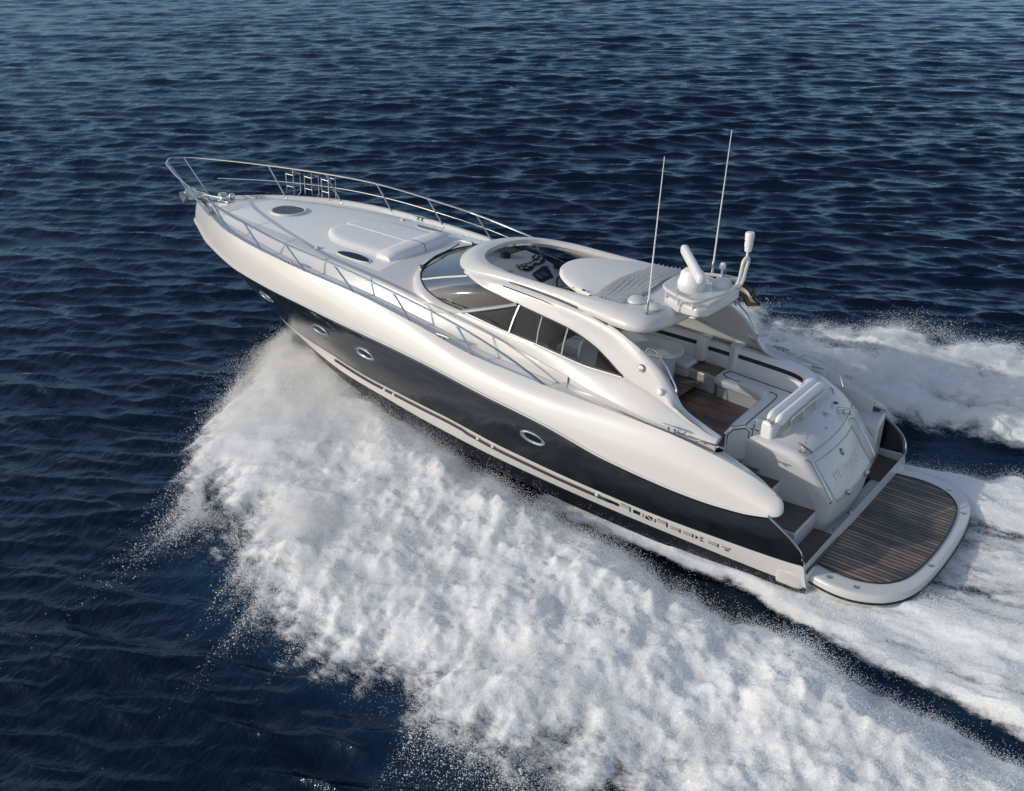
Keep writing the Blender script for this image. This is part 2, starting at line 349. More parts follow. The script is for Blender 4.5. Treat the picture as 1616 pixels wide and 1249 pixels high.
for k_ in np.linspace(1, 0, 15):
    crow.append([Vector((x, float(TTy(x))*k_, float(TTz(x)) + (float(CZ(x)) - float(TTz(x))) * (1 - abs(k_)**2.4))) for x in cxs])
grid("foredeck", crow, [GEL, GELDECK], both=True, mi=lambda i, j: 1 if (2 <= i and 8.6 < cxs[j] < 13.4) else 0, auto=60)
def roofz(x, y):
    k_ = min(abs(y)/float(TTy(x)), 1); return float(TTz(x)) + (float(CZ(x))-float(TTz(x)))*(1-k_**2.4)
# bow cap closing the stem head
bc = [(14.95, .23, 2.46), (15.1, .14, 2.455), (15.22, .06, 2.45), (15.27, 0, 2.45), (15.22, -.06, 2.45), (15.1, -.14, 2.455), (14.95, -.23, 2.46)]
pydata("bow_cap", [(x, y, z - .01) for x, y, z in bc] + [(14.9, 0, 2.43)], [(i, i+1, 7) for i in range(6)], GEL)
# round hatch, half-moon deck lights
def disc(name, cx, cy, fn, rx, ry, m, h=.02, shape=None, frame=True, rim=.02):
    pts = []
    N = 40
    for j in range(N):
        a = 2*math.pi*j/N; u, v = (rx*math.cos(a), ry*math.sin(a)) if shape is None else shape(a)
        pts.append((cx+u, cy+v))
    V = [Vector((x, y, fn(x, y) + h)) for x, y in pts]
    o = pydata(name, V, [tuple(range(N))], m, sm=False)
    if frame:
        MB().tube([(x, y, fn(x, y) + h*.6) for x, y in pts], rim, 6, closed=True).build("hatch_frame", GEL, o)
    return o
disc("deck_hatch", 12.36, 0, roofz, .36, .33, HATCHG, .03, rim=.028)
for s in (1, -1):
    def hm(a, s=s):
        u = .40*math.cos(a); v = .15*math.sin(a)
        if v*s > 0: v *= .45
        return (u, v)
    disc("deck_light", 9.45, s*1.10, roofz, .3, .12, HATCHG, .022, hm, rim=.012)
    MB().lathe((9.9+.4, s*1.17, roofz(10.3, 1.17)), [(.05, 0), (.05, .03), (.03, .05), (0, .05)], 14).build("deck_filler", GEL)
# cleats
def cleat(x, y, z, yaw=0):
    mb = MB(); c, s_ = math.cos(yaw), math.sin(yaw)
    T = lambda u, v, w: (x + u*c - v*s_, y + u*s_ + v*c, z + w)
    mb.tube([T(-.15, 0, .075), T(-.08, 0, .085), T(.08, 0, .085), T(.15, 0, .075)], .016, 6)
    for u in (-.05, .05): mb.tube([T(u, 0, 0), T(u, 0, .085)], .014, 6)
    mb.box(T(0, 0, .005), (.16, .05, .012)); return mb.build("mooring_cleat", STEEL)
for s in (1, -1):
    cleat(10.42, s*1.82, 2.50, -.12*s); cleat(6.62, s*1.93, 2.10, 0); cleat(2.32, s*1.86, 1.83, 0)
# sunpad
def sunpad():
    hw = lambda x: .83 * (1 - max(0, (x-9.9)/.95)**2.6 * .62) if x > 9.9 else .83
    xs = np.linspace(9.12, 10.85, 18); n = 12
    for s in (1, -1):
        R0 = []; 
        for k_ in range(n+1):
            R0.append([Vector((x, s*(.012 + (hw(x)-.012)*k_/n), roofz(x, hw(x)*k_/n) + .075 - (.075*(k_/n)**14) - .068*max(0, (x-10.68)/.17)**3)) for x in xs])
        side = [Vector((p.x, p.y + s*.012, roofz(p.x, abs(p.y)) + .0)) for p in R0[-1]]
        top = grid("sunpad_cushion", R0 + [side], PADFAB if s else None, auto=70)
        fr = [[Vector((p.x, p.y, p.z)) for p in [r[-1] for r in R0]], [Vector((p.x+.015, p.y, roofz(p.x, abs(p.y)))) for p in [r[-1] for r in R0]]]
        grid("cushion_front", fr, PADFAB, top)
    MB().tube([(x, 0, roofz(x, 0) + .075) for x in np.linspace(9.12, 10.7, 12)], .012, 6).build("sunpad_piping", CLOTHW)
    # raised headrest bolster
    for s in (1, -1):
        R0 = []
        for x, h in ((9.12, 0), (9.11, .08), (9.08, .12), (8.95, .135), (8.78, .135), (8.70, .11), (8.67, .05), (8.66, 0)):
            r = []
            for k_ in np.linspace(0, 1, 12):
                y = .01 + .83*k_; e = (1 - k_**10*.35); r.append(Vector((x - .04*(1-k_)*0 + (.12*k_**3 if x < 9 else 0), s*y, roofz(x, y) + h*e)))
            R0.append(r)
        b = grid("sunpad_headrest", R0, PADFAB, auto=70)
        pydata("headrest_end", [r[-1] for r in R0], [tuple(range(len(R0)))], PADFAB, b)
sunpad()
# mooring gear on the bow
mb = MB(); mb.box((15.05, 0, 2.50), (.75, .2, .04)); mb.box((15.35, .09, 2.54), (.45, .02, .10)); mb.box((15.35, -.09, 2.54), (.45, .02, .10)); mb.tube([(15.5, -.1, 2.52), (15.5, .1, 2.52)], .04, 10)
mb.build("bow_roller", STEEL)
mb = MB(); mb.tube([(14.9, 0, 2.56), (15.5, 0, 2.56), (15.72, 0, 2.46)], .03, 8)
mb.prism([(15.5, -.22), (15.85, -.05), (15.85, .05), (15.5, .22), (15.62, 0)], lambda x, y: 2.30 + (x-15.5)*.2, lambda x, y: 2.36 + (x-15.5)*.3)
mb.build("anchor", ALU)
mb = MB(); mb.lathe((14.42, .0, 2.52), [(.13, 0), (.13, .05), (.08, .06), (.07, .12), (.10, .14), (.10, .17), (0, .18)], 16); mb.lathe((14.45, -.26, 2.50), [(.07, 0), (.07, .1), (.05, .13), (0, .13)], 12)
mb.box((14.2, .1, 2.55), (.2, .12, .1)); mb.build("windlass", STEEL, bevel=.008)
MB().tube([(14.4, .02, 2.60), (14.7, .03, 2.58), (14.95, 0, 2.56)], .016, 6).build("anchor_chain", ALU)
for s in (1, -1): cleat(14.0, s*.62, 2.50, -.5*s)
# ------------------------------------------------------------------ guard rails
RT = 0.019
def railh(x): return float(pch([4.55, 5.2, 6.27, 7.75, 9.06, 10.31, 11.7, 13.0, 14.5, 15.5, 16.05], [1.9, 2.16, 2.46, 2.70, 2.86, 2.95, 3.06, 3.11, 3.14, 3.16, 3.17])(x))
def raily(x): return float(pch([4.55, 6.27, 7.75, 9.06, 10.31, 11.7, 13.0, 14.5, 15.4, 15.9, 16.05], [1.9, 1.96, 1.97, 1.97, 1.94, 1.77, 1.45, .95, .55, .26, 0.0])(x))
for s in (1, -1):
    xs = list(np.linspace(4.55, 15.75, 46))
    top = [(x, s*raily(x), railh(x)) for x in xs] + [(15.93, s*.22, 3.17), (16.04, s*.1, 3.17), (16.06, 0, 3.17)]
    gr_ = MB().tube(top, RT, 8).build("guard_rail", STEEL)
    mid_ = []
    for x in np.linspace(9.0, 14.95, 26):
        zb = float(Dz(min(x, 15.2))); mid_.append((x + .18, s*(.5*raily(x+.2) + .5*float(Dy(min(x, 15.2)))), .5*railh(x+.2) + .5*zb + .04))
    if s < 0: 
        mid_ = [(x + .15, s*(.5*raily(x+.2) + .5*float(Dy(min(x, 15.2)))), .52*railh(x+.2) + .48*float(Dz(min(x, 15.2)))) for x in np.linspace(6.2, 14.95, 40)]
        MB().tube(mid_, .011, 6).build("lower_rail", STEEL, gr_)
    for xb in (15.0, 13.53, 12.34, 11.11, 9.82, 8.57, 7.26, 5.89):
        dxf = .93 if xb > 14.5 else (.62 if xb > 13 else .48)
        if xb < 8: dxf = .4
        xt = xb + dxf; zb = float(Dz(xb)) - .02; yb = float(Dy(xb)) - .02
        MB().tube([(xb, s*yb, zb), (xt, s*raily(xt), railh(xt))], RT*.85, 8).build("stanchion", STEEL, gr_)
        MB().lathe((xb, s*yb, zb), [(.035, -.01), (.035, .012), (.022, .03)], 10).build("stanchion_foot", STEEL, gr_)
    if s > 0: MB().tube([(13.6, .98, 2.55), (14.9, .62, 2.92), (15.55, .44, 3.16)], RT*.8, 8).build("stanchion", STEEL, gr_)
    MB().lathe((4.55, s*1.9, 1.86), [(.04, 0), (.04, .012), (.02, .03)], 10).build("stanchion_foot", STEEL, gr_)
# wire fender holders hung inside the far rail
for xf in (13.55, 13.12, 12.72):
    mb = MB(); yr = -(raily(xf) - .05); zt = railh(xf) - .05; zb = zt - .52
    for du in (-.11, .11):
        for dv in (-.1, .1): mb.tube([(xf+du, yr+dv, zt), (xf+du, yr+dv, zb+.08), (xf+du*.6, yr+dv*.6, zb)], .009, 5)
    for z in (zt-.04, zt-.3): mb.tube([(xf+.11, yr+.1, z), (xf-.11, yr+.1, z), (xf-.11, yr-.1, z), (xf+.11, yr-.1, z)], .008, 5, closed=True)
    mb.tube([(xf-.07, yr-.06, zb), (xf+.07, yr+.06, zb)], .008, 5); mb.tube([(xf-.07, yr+.06, zb), (xf+.07, yr-.06, zb)], .008, 5)
    mb.build("fender_holder", STEEL)
# ------------------------------------------------------------------ superstructure
xw = np.concatenate([np.linspace(6.9, 3.45, 50), np.linspace(3.40, 1.68, 44)])
def rowx(ctrl, xs=xw):
    a = np.array(ctrl); fy = pch(a[:, 0], a[:, 1]); fz = pch(a[:, 0], a[:, 2]); return [Vector((x, float(fy(x)), float(fz(x)))) for x in xs]
cB = [(6.9, 1.46, 2.37), (5.9, 1.46, 2.225), (4.6, 1.54, 2.02), (3.6, 1.66, 1.90), (2.6, 1.75, 1.82), (1.68, 1.74, 1.76)]
cS = [(6.9, 1.41, 2.47), (6.6, 1.41, 2.445), (5.65, 1.42, 2.34), (5.1, 1.44, 2.305), (4.6, 1.44, 2.25), (4.05, 1.44, 2.20), (3.45, 1.43, 2.205), (2.9, 1.5, 2.10), (2.3, 1.60, 1.95), (1.68, 1.69, 1.82)]
cW = [(6.9, 1.03, 2.955), (6.3, 1.22, 2.885), (5.62, 1.25, 2.79), (5.13, 1.25, 2.72), (4.6, 1.25, 2.64), (4.1, 1.28, 2.5), (3.8, 1.34, 2.38), (3.45, 1.42, 2.225), (2.9, 1.495, 2.12), (2.3, 1.59, 1.96), (1.68, 1.685, 1.825)]
cL = [(6.9, 1.02, 2.98), (6.5, 1.14, 2.965), (5.95, 1.19, 2.945), (5.45, 1.2, 2.92), (4.85, 1.2, 2.87), (4.3, 1.23, 2.79), (3.9, 1.28, 2.68), (3.4, 1.40, 2.5), (2.9, 1.475, 2.3), (2.45, 1.55, 2.04), (2.2, 1.6, 1.96), (1.68, 1.67, 1.84)]
cM = [(6.9, 1.0, 3.0), (6.0, 1.15, 3.01), (5.2, 1.16, 2.98), (4.4, 1.21, 2.91), (3.8, 1.30, 2.81), (3.4, 1.38, 2.69), (3.1, 1.43, 2.56), (2.8, 1.46, 2.38), (2.6, 1.47, 2.18), (2.42, 1.49, 1.99), (2.2, 1.52, 1.92), (1.68, 1.65, 1.85)]
cT = [(6.9, .98, 3.02), (6.0, 1.08, 3.05), (5.2, 1.10, 3.02), (4.4, 1.15, 2.96), (3.8, 1.25, 2.88), (3.4, 1.33, 2.77), (3.1, 1.37, 2.64), (2.8, 1.40, 2.46), (2.6, 1.41, 2.25), (2.42, 1.42, 2.02), (2.2, 1.45, 1.93), (1.68, 1.60, 1.855)]
rB, rS, rW, rL, rM, rT = [rowx(c) for c in (cB, cS, cW, cL, cM, cT)]
def bl(a, b, t, off=0): return [p.lerp(q, t) + Vector((0, off, 0)) for p, q in zip(a, b)]
rS = [w if w.x < 3.44 else q for q, w in zip(rS, rW)]
def sh_(row, dy, dz): return [p + Vector((0, -dy, -dz)) for p in row]
for s in (1, -1):
    lo = grid("cabin_side", [rB, bl(rB, rS, .4, .018), bl(rB, rS, .8, .012), rS, sh_(rS, .06, .0), sh_(bl(rB, rS, .5, .0), .075, 0), sh_(rB, .11, .0)], GEL, mirror=s < 0, auto=60)
    up = grid("cabin_arch", [rW, bl(rW, rL, .5, .012), rL, bl(rL, rM, .5, .015), rM, bl(rM, rT, .5, .006), rT, sh_(rT, .055, .012), sh_(bl(rT, rM, .5), .085, .03), sh_(rM, .10, .035), sh_(rL, .10, .02), sh_(rW, .06, 0), rW], GEL, mirror=s < 0, auto=60)
    pydata("arch_end", [Vector((p[-1].x, s*p[-1].y, p[-1].z)) for p in (rB, rS, rL, rM, rT, sh_(rT, .055, .012), sh_(rM, .10, .035), sh_(rB, .11, 0))], [tuple(range(8))], GEL, up, sm=False)
    # side glass from the tip forward to the slanted silver post
    ng = [i for i, x in enumerate(xw) if x >= 3.45]
    gS = [rS[i] for i in ng]; gW = [rW[i] for i in ng]
    xs2 = np.linspace(6.59, 3.46, 44)
    def onS(x): return rowx(cS, [x])[0]
    def onW(x): return rowx(cW, [x])[0]
    bot = [onS(x) for x in xs2]; topp = []
    for x in xs2:
        if x > 5.62: k_ = (6.59 - x)/(6.59-5.62); topp.append(onS(6.59).lerp(onW(5.62), k_))
        else: topp.append(onW(x))
    sg = grid("side_window", [[p + Vector((0, .0, 0)) for p in bot], bl(bot, topp, .5, .02), topp], TINT, mirror=s < 0)
    Y = lambda p, d=.012: (p.x, s*(p.y + d), p.z)
    for a, b, r in ((onS(5.62), onW(5.55), .022), (onS(5.06), onW(5.1), .013), (onS(4.57), onW(4.6), .014)):
        MB().tube([Y(a), Y(a.lerp(b, .5) + Vector((0, .02, 0))), Y(b)], r, 8).build("window_mullion", ALU, sg)
    MB().tube([Y(p, .006) for p in bot], .014, 6).build("window_trim", ALU, sg)
    MB().tube([Y(onW(x), .004) for x in np.linspace(5.65, 3.46, 30)], .011, 6).build("window_trim", DARK, sg)
    # slanted silver windscreen post
    a, b = onS(6.62), onW(5.60); mb = MB(); k2 = 10
    mb.tube([Y(a.lerp(b, i/k2) + Vector((0, .035*math.sin(math.pi*i/k2), 0)), .015) for i in range(k2+1)], .032, 8); mb.build("windscreen_post", ALU)
    # grab rail moulding along the arch and dark gap to the hardtop
    MB().tube([Y(rowx(cL, [x])[0] + Vector((0, -.03, .045)), .02) for x in np.linspace(5.95, 3.75, 30)], .011, 6, taper=.006).build("arch_groove", DARK, up)
    MB().tube([Y(rowx(cT, [x])[0], .0) for x in np.linspace(5.9, 3.9, 30)], .014, 6, taper=.03).build("hardtop_gap_shade", DARK, up)  # dark tube stands in for the shade inside the gap
    # cockpit handrail along the aft edge of the arch
    hp = [(3.12, 1.36, 2.70), (3.08, 1.35, 2.76), (2.95, 1.34, 2.70), (2.78, 1.345, 2.56), (2.66, 1.36, 2.40), (2.57, 1.36, 2.26), (2.55, 1.38, 2.20)]
    MB().tube([(x, s*y, z) for x, y, z in hp], .016, 8, sm=24).build("cockpit_handrail", STEEL)
    # lights on the arch
    for x, r in ((3.12, .06), (2.74, .055)):
        w_ = rowx(cM, [x])[0].lerp(rowx(cL, [x])[0], .6 if r > .055 else .95)
        rot = Matrix.Rotation(R_(-80*s), 3, 'X')
        MB().lathe((w_.x, s*(w_.y + .01), w_.z), [(r, -.02), (r, .025), (r*.7, .045), (0, .05)], 16, rot).build("courtesy_light", STEEL if r > .055 else PLASTIC)
# ledge between haunch and arch aft of the side deck
lx = np.linspace(4.4, 1.0, 40)
gl0 = [Vector((x, float(Dy(x)) + .03, float(Dz(x)) + .05)) for x in np.linspace(4.4, .62, 44)]
fB = pch([1.68, 2.6, 3.6, 4.6], [1.74, 1.75, 1.66, 1.54]); fBz = pch([1.68, 2.6, 3.6, 4.6], [1.76, 1.82, 1.90, 2.02])
def ledge(x): return Vector((x, float(fB(x)) + .0, float(fBz(x)) - .10)) if x > 1.66 else Vector((x, 1.63 + (1.66-x)*.24, float(Dz(x)) + .02 - .08*max(0, x-.9)))
lg = [ledge(p.x) for p in gl0]
top_l = [g.lerp(l, .35) + Vector((0, 0, .012)) for g, l in zip(gl0, lg)]
lw_ = [Vector((l.x, l.y - .02, l.z - 0)) for l in lg]
low = [Vector((l.x, l.y - .03, (float(fBz(l.x)) + .03) if l.x > 1.66 else .55)) for l in lg]
for s in (1, -1):
    grid("haunch", [gl0, top_l, [g.lerp(l, .75) for g, l in zip(gl0, lg)], lw_, low], GEL, mirror=s < 0, auto=50)
    e = [rr_[0]] + [grow[i][0] for i in range(1, 10)] + [gl0[-1].lerp(lg[-1], .35), lg[-1] + Vector((0, -.02, -.06))]
    e += [e[-1].lerp(e[0], k_) for k_ in (.33, .66)]; cen = sum(e, Vector()) / len(e); cen.z = 1.28; nose = [e + [e[0]]]
    for k_, dx_n in ((.93, -.05), (.78, -.10), (.5, -.145), (.2, -.165), (.0, -.17)): nose.append([cen.lerp(q, k_) + Vector((dx_n, 0, 0)) for q in e + [e[0]]])
    grid("haunch_nose", [[Vector((q.x, s*q.y, q.z)) for q in row] for row in nose], GEL, auto=0)
    qz = [Vector((p.x, s*p.y, p.z)) for p in qv]; qi = [Vector((p.x + .03, s*(p.y - .05), p.z)) for p in qv]
    grid("quarter_return", [qz, qi], BLACK, auto=0)
    pydata("side_deck_step", [(4.42, s*1.92, 1.90), (4.36, s*1.60, 1.86), (4.40, s*1.57, 2.03), (4.62, s*1.60, 1.83), (4.62, s*1.90, 1.83)], [(0, 1, 3, 4)], GEL, sm=False)
    for u in ((1.85, 0), (1.60, 1)):
        mb = MB(); mb.box((1.95-.3*u[1], s*(1.77-.0*u[1]), 1.80), (.30, .03, .012)); mb.box((1.92-.3*u[1], s*1.80, 1.79), (.03, .07, .012)); mb.build("air_vent_badge", STEEL)
# windscreen glass (wraparound) : bottom and top edge curves for the port half, mirrored
wb = [(6.60, 1.41, 2.445), (7.0, 1.41, 2.49), (7.3, 1.395, 2.56), (7.52, 1.34, 2.635), (7.72, 1.20, 2.695), (7.92, .95, 2.73), (8.10, .55, 2.75), (8.18, .2, 2.755), (8.19, 0, 2.755)]
wt = [(5.62, 1.255, 2.795), (6.0, 1.245, 2.85), (6.35, 1.215, 2.895), (6.65, 1.145, 2.935), (6.92, 1.02, 2.965), (7.14, .80, 2.99), (7.32, .46, 3.02), (7.40, .18, 3.03), (7.41, 0, 3.03)]
N = 48
WB = smooth(wb, N); WT = smooth(wt, N)
WBf = WB + [Vector((p.x, -p.y, p.z)) for p in WB[-2::-1]]; WTf = WT + [Vector((p.x, -p.y, p.z)) for p in WT[-2::-1]]
nrm = lambda p: Vector((.5, p.y*.6, .6)).normalized()
WMf = [a.lerp(b, .5) + nrm(a)*.02 for a, b in zip(WBf, WTf)]
ws = grid("windscreen", [WBf, WMf, WTf], CLEAR)
# white flange and dark seal around the windscreen foot
fl0 = [p + Vector((0, 0, .012)) for p in WBf]; fl1 = []
for p in WBf:
    d_ = Vector((max(.12, (p.x-6.6)), p.y*.8, 0)).normalized(); q = p + d_*(.02 + .11*min(1, max(0, (p.x-6.6)/.5))); q.z = p.z - .05*min(1, .2+max(0, (p.x-6.6)/.5)); fl1.append(q)
fl2 = [q + Vector((0, 0, -.12*min(1, .15 + max(0, (q.x-6.6)/.5)))) for q in fl1]
grid("windscreen_flange", [fl0, [a.lerp(b, .4) + Vector((0, 0, .012)) for a, b in zip(fl0, fl1)], fl1, fl2], GEL, auto=60)
MB().tube([p + Vector((0, 0, .016)) for p in WBf], .012, 6).build("windscreen_seal", DARK, ws)
for i in (22, 2*N-2-22): MB().tube([WBf[i], WMf[i], WTf[i]], .018, 8).build("windscreen_mullion", PLASTIC, ws)
for i0, d in ((30, 1), (60, 1)):
    b0 = WBf[i0] + Vector((.05, 0, .02)); tip = WBf[i0+16].lerp(WTf[i0+16], .25) + Vector((.03, 0, .05))
    wp = MB().tube([b0, b0.lerp(tip, .5) + Vector((0, 0, .04)), tip], .012, 6).build("wiper_arm", DARK)
    MB().tube([tip + Vector((-.05, .35, .0)), tip, tip + Vector((.08, -.35, -.0))], .011, 6).build("wiper_blade", DARK, wp)
    MB().lathe(b0, [(.035, -.03), (.035, .04), (.02, .05)], 10).build("wiper_pivot", STEEL, wp)
# ------------------------------------------------------------------ hardtop
In = [(6.98, 0, 3.17), (6.95, .3, 3.17), (6.80, .60, 3.165), (6.5, .82, 3.155), (6.0, .92, 3.14), (5.4, .94, 3.13), (4.8, .95, 3.13), (4.3, .96, 3.14), (3.80, .97, 3.15)]
Ou = [(7.47, 0, 3.06), (7.40, .40, 3.05), (7.18, .80, 3.02), (6.85, 1.03, 3.01), (6.2, 1.09, 3.05), (5.4, 1.10, 3.035), (4.75, 1.13, 3.01), (4.25, 1.2, 2.99), (3.80, 1.30, 2.98)]
nI = 60; I_ = smooth(In, nI); O_ = smooth(Ou, nI)
full = lambda A: [Vector((p.x, -p.y, p.z)) for p in A[:0:-1]] + list(A)
If, Of = full(I_), full(O_)
bul = []
for a in np.linspace(0, 1, 9):
    bul.append([o.lerp(i, a) + Vector((0, 0, .055*math.sin(math.pi*min(1, a*1.05))**.8)) for i, o in zip(If, Of)])
low1 = [o + Vector((-.03*(o.x > 6.9), -.02*(1 if o.y > 0 else -1), -.035)) for o in Of]
inl = [i + Vector((0, 0, -.075)) for i in If]
ht = grid("hardtop", [low1] + bul + [inl], GEL, auto=70)
# aft part of the hardtop: closed crowned shell with a rounded overhanging lip
per = smooth([(4.5, 1.165, 0), (4.1, 1.235, 0), (3.75, 1.31, 0), (3.45, 1.325, 0), (3.24, 1.22, 0), (3.13, .95, 0), (3.06, .5, 0), (3.04, 0, 0)], 40)
per = per + [Vector((p.x, -p.y, 0)) for p in per[-2::-1]]
hcen = Vector((4.0, 0, 0)); rings = []
for k_, z in ((.80, 2.90), (.955, 2.895), (.985, 2.925), (1.0, 2.975), (.992, 3.02), (.965, 3.065), (.92, 3.105), (.85, 3.14), (.74, 3.155), (.55, 3.165), (.3, 3.17), (.05, 3.17)):
    rings.append([Vector((hcen.x + (p.x-hcen.x)*(1 - (1-k_)*1.0), p.y*k_, z - (.02 if k_ > .9 else 0)*max(0, (3.6-p.x)))) for p in per])
grid("hardtop_aft_deck", rings, GEL, ht, auto=80)
# sliding canvas cover with its gathered pleats
cov = []
Cx = pch([0, .25, .5, .75, .9, 1], [5.50, 5.46, 5.32, 5.02, 4.72, 4.45])
for k_ in np.linspace(0, 1, 14):
    r = []
    for v in np.linspace(-1, 1, 41):
        x0 = float(Cx(abs(v))); x1 = 4.36; x = x0 + (x1-x0)*k_; r.append(Vector((x, v*.955, 3.15 + .075*(1-v*v) - .02*(1-k_)**6 + .012*math.sin(k_*math.pi))))
    cov.append(r)
edge = [p + Vector((.01, 0, -.05)) for p in cov[0]]
cv = grid("sunroof_cover", [edge] + cov, CANVAS, auto=70)
pl = []; npz = 121
for i in range(npz):
    a = i/(npz-1); x = 4.36 - .58*a; r = []
    for v in np.linspace(-1, 1, 61):
        ph = a*8*2*math.pi + .7*math.sin(v*2.3) + .5*math.sin(v*7+1)
        amp = .040*(.5+.5*math.sin(v*3+a*5)) + .032
        r.append(Vector((x + .03*math.sin(v*4+a*3), v*.955, 3.175 + .06*(1-v*v) - .02*a + amp*(1 - 2*abs(math.sin(ph*.5)))*min(1, a*6, (1-a)*6+.1))))
    pl.append(r)
grid("cover_pleats", pl, CANVAS, cv, auto=80)
for x, s in ((4.92, 1), (4.55, 1)): MB().box((x, s*.94, 3.20), (.05, .03, .02)).build("cover_snap", DARK, cv)
# radar platform on the aft edge
pp = [(3.46, .16), (3.42, .40), (3.2, .55), (2.72, .66), (2.60, .52), (2.58, 0), (2.60, -.52), (2.72, -.66), (3.2, -.55), (3.42, -.40), (3.46, -.16)]
pz = lambda x, y: 3.16 + (.08 if x < 3.3 else .03)
rp = MB().prism(pp[::-1], lambda x, y: 3.07 if x > 3.1 else 3.12, lambda x, y: 3.27).build("radar_platform", GEL, bevel=.04)
mb = MB(); mb.prism([(3.0, -.5), (3.0, .5), (2.62, .46), (2.60, -.46)], 3.24, 3.31); mb.build("platform_pad", GEL, rp, bevel=.02)
hoop = [(2.98, -.66, 3.37), (3.42, -.42, 3.37), (3.50, 0, 3.38), (3.42, .42, 3.38), (2.98, .66, 3.38), (2.74, .66, 3.38), (2.62, .40, 3.40), (2.48, .10, 3.46), (2.40, .04, 3.58), (2.37, .03, 3.78), (2.36, 0.02, 3.92), (2.34, -.04, 3.98), (2.34, -.12, 3.92), (2.37, -.14, 3.78), (2.40, -.14, 3.58), (2.46, -.16, 3.46), (2.62, -.42, 3.40), (2.74, -.66, 3.37)]
hr = MB().tube(hoop, .028, 8, sm=110, closed=True).build("radar_guard_hoop", GEL)
for x, y in ((3.35, .47), (3.05, .63), (3.35, -.47), (3.05, -.63), (2.8, .64)): MB().tube([(x, y, 3.24), (x, y, 3.38)], .018, 6).build("hoop_post", GEL, hr)
rd = MB().lathe((3.17, .02, 3.27), [(.20, 0), (.22, .03), (.22, .16), (.20, .2), (.18, .30), (.14, .34), (0, .34)], 24).build("radar_scanner", PLASTIC)
av = Vector((3.70, -.60, 0)) - Vector((2.72, .62, 0)); ang = math.atan2(av.y, av.x)
rot = Matrix.Rotation(ang, 3, 'Z')
MB().box((3.19, .02, 3.70), (1.50, .13, .16), rot).build("scanner_bar", PLASTIC, rd, bevel=.055, seg=4)
MB().lathe((2.86, -.42, 3.27), [(.15, 0), (.16, .05), (.14, .11), (.08, .15), (0, .16)], 20).build("satellite_dome", PLASTIC)
MB().lathe((3.38, .78, 3.16), [(.13, 0), (.13, .02), (.10, .05), (0, .06)], 18).build("deck_vent", GEL)
MB().lathe((3.72, .72, 3.17), [(.16, 0), (.15, .03), (.08, .07), (0, .08)], 18).build("deck_vent", GEL)
mb = MB(); mb.lathe((2.98, -.62, 3.27), [(.02, 0), (.02, .22), (.05, .24), (.05, .30), (.03, .33), (0, .33)], 12); mb.build("gps_antenna", PLASTIC)
mb = MB(); mb.tube([(2.9, -.55, 3.36), (2.62, -.58, 3.36)], .035, 8, taper=.06); mb.tube([(2.9, -.66, 3.36), (2.66, -.69, 3.36)], .03, 8, taper=.05); mb.box((2.85, -.6, 3.31), (.14, .2, .05)); mb.build("horn", STEEL)
for y, x, z0, z1 in ((1.0, 3.36, 3.16, 5.52), (-1.06, 3.36, 3.22, 5.56)):
    an = MB().tube([(x, y, z0), (x-.02, y, z0 + .9), (x-.06, y, z1)], .016, 8, taper=.006).build("whip_antenna", PLASTIC)
    MB().lathe((x, y, z0-.04), [(.05, 0), (.05, .02), (.022, .05), (.022, .22), (.015, .24)], 12).build("antenna_base", STEEL, an)
ml = MB().tube([(2.345, -.05, 3.96), (2.34, -.05, 4.10)], .018, 8).build("mast_light", PLASTIC)
MB().lathe((2.34, -.05, 4.08), [(.05, 0), (.055, .05), (.045, .06), (.062, .07), (.062, .15), (.05, .16), (.066, .17), (.07, .27), (.06, .29), (0, .29)], 16).build("light_housing", PLASTIC, ml)
# ensign behind the arch (a thing of its own)
flag = bpy.data.objects.new("flag", None); SC.collection.objects.link(flag); flag.matrix_world = M @ Matrix.Translation((2.55, -.95, 2.75))
flag["label"] = "small black, white and ochre flag streaming behind the radar arch"; flag["category"] = "flag"
fr = []
for i in range(13):
    a = i/12; r = []
    for v in np.linspace(0, 1, 19):
        r.append(Vector((.52 - .46*a + .04*math.sin(v*6), -.30 + .08*math.sin(a*7+v*3) - .10*v, .40 - .32*v - .13*a + .04*math.sin(a*6+v*2))))
    fr.append(r)
grid("flag_cloth", fr, [CLOTHB, CLOTHW, OCHRE], flag, mi=lambda i, j: 0 if (j < 5 or i > 10 or j > 16) else (1 if j < 12 else 2), solid=.004)
MB().tube([(.66, -.26, .50), (.48, -.46, -.12)], .012, 6).build("flagstaff", STEEL, flag)
# ------------------------------------------------------------------ interior under the hardtop and helm
pydata("saloon_floor", [(6.9, 1.35, 1.30), (6.9, -1.35, 1.30), (3.3, -1.35, 1.30), (3.3, 1.35, 1.30)], [(0, 1, 2, 3)], TEAKC, sm=False)
for s in (1, -1):
    xe_ = 3.2 if s > 0 else 5.15
    grid("saloon_lining", [[Vector((x, s*1.39, 1.05)) for x in np.linspace(7, xe_, 12)], [Vector((x, s*1.38, 1.9)) for x in np.linspace(7, xe_, 12)], [Vector((x, s*1.37, float(rowx(cS, [x])[0].z) - .04)) for x in np.linspace(6.9, xe_, 12)]], LINING)
dk = MB(); dk.box((6.95, 0, 1.93), (.10, 2.7, 1.28)); dk.build("dash_bulkhead", GELGREY)
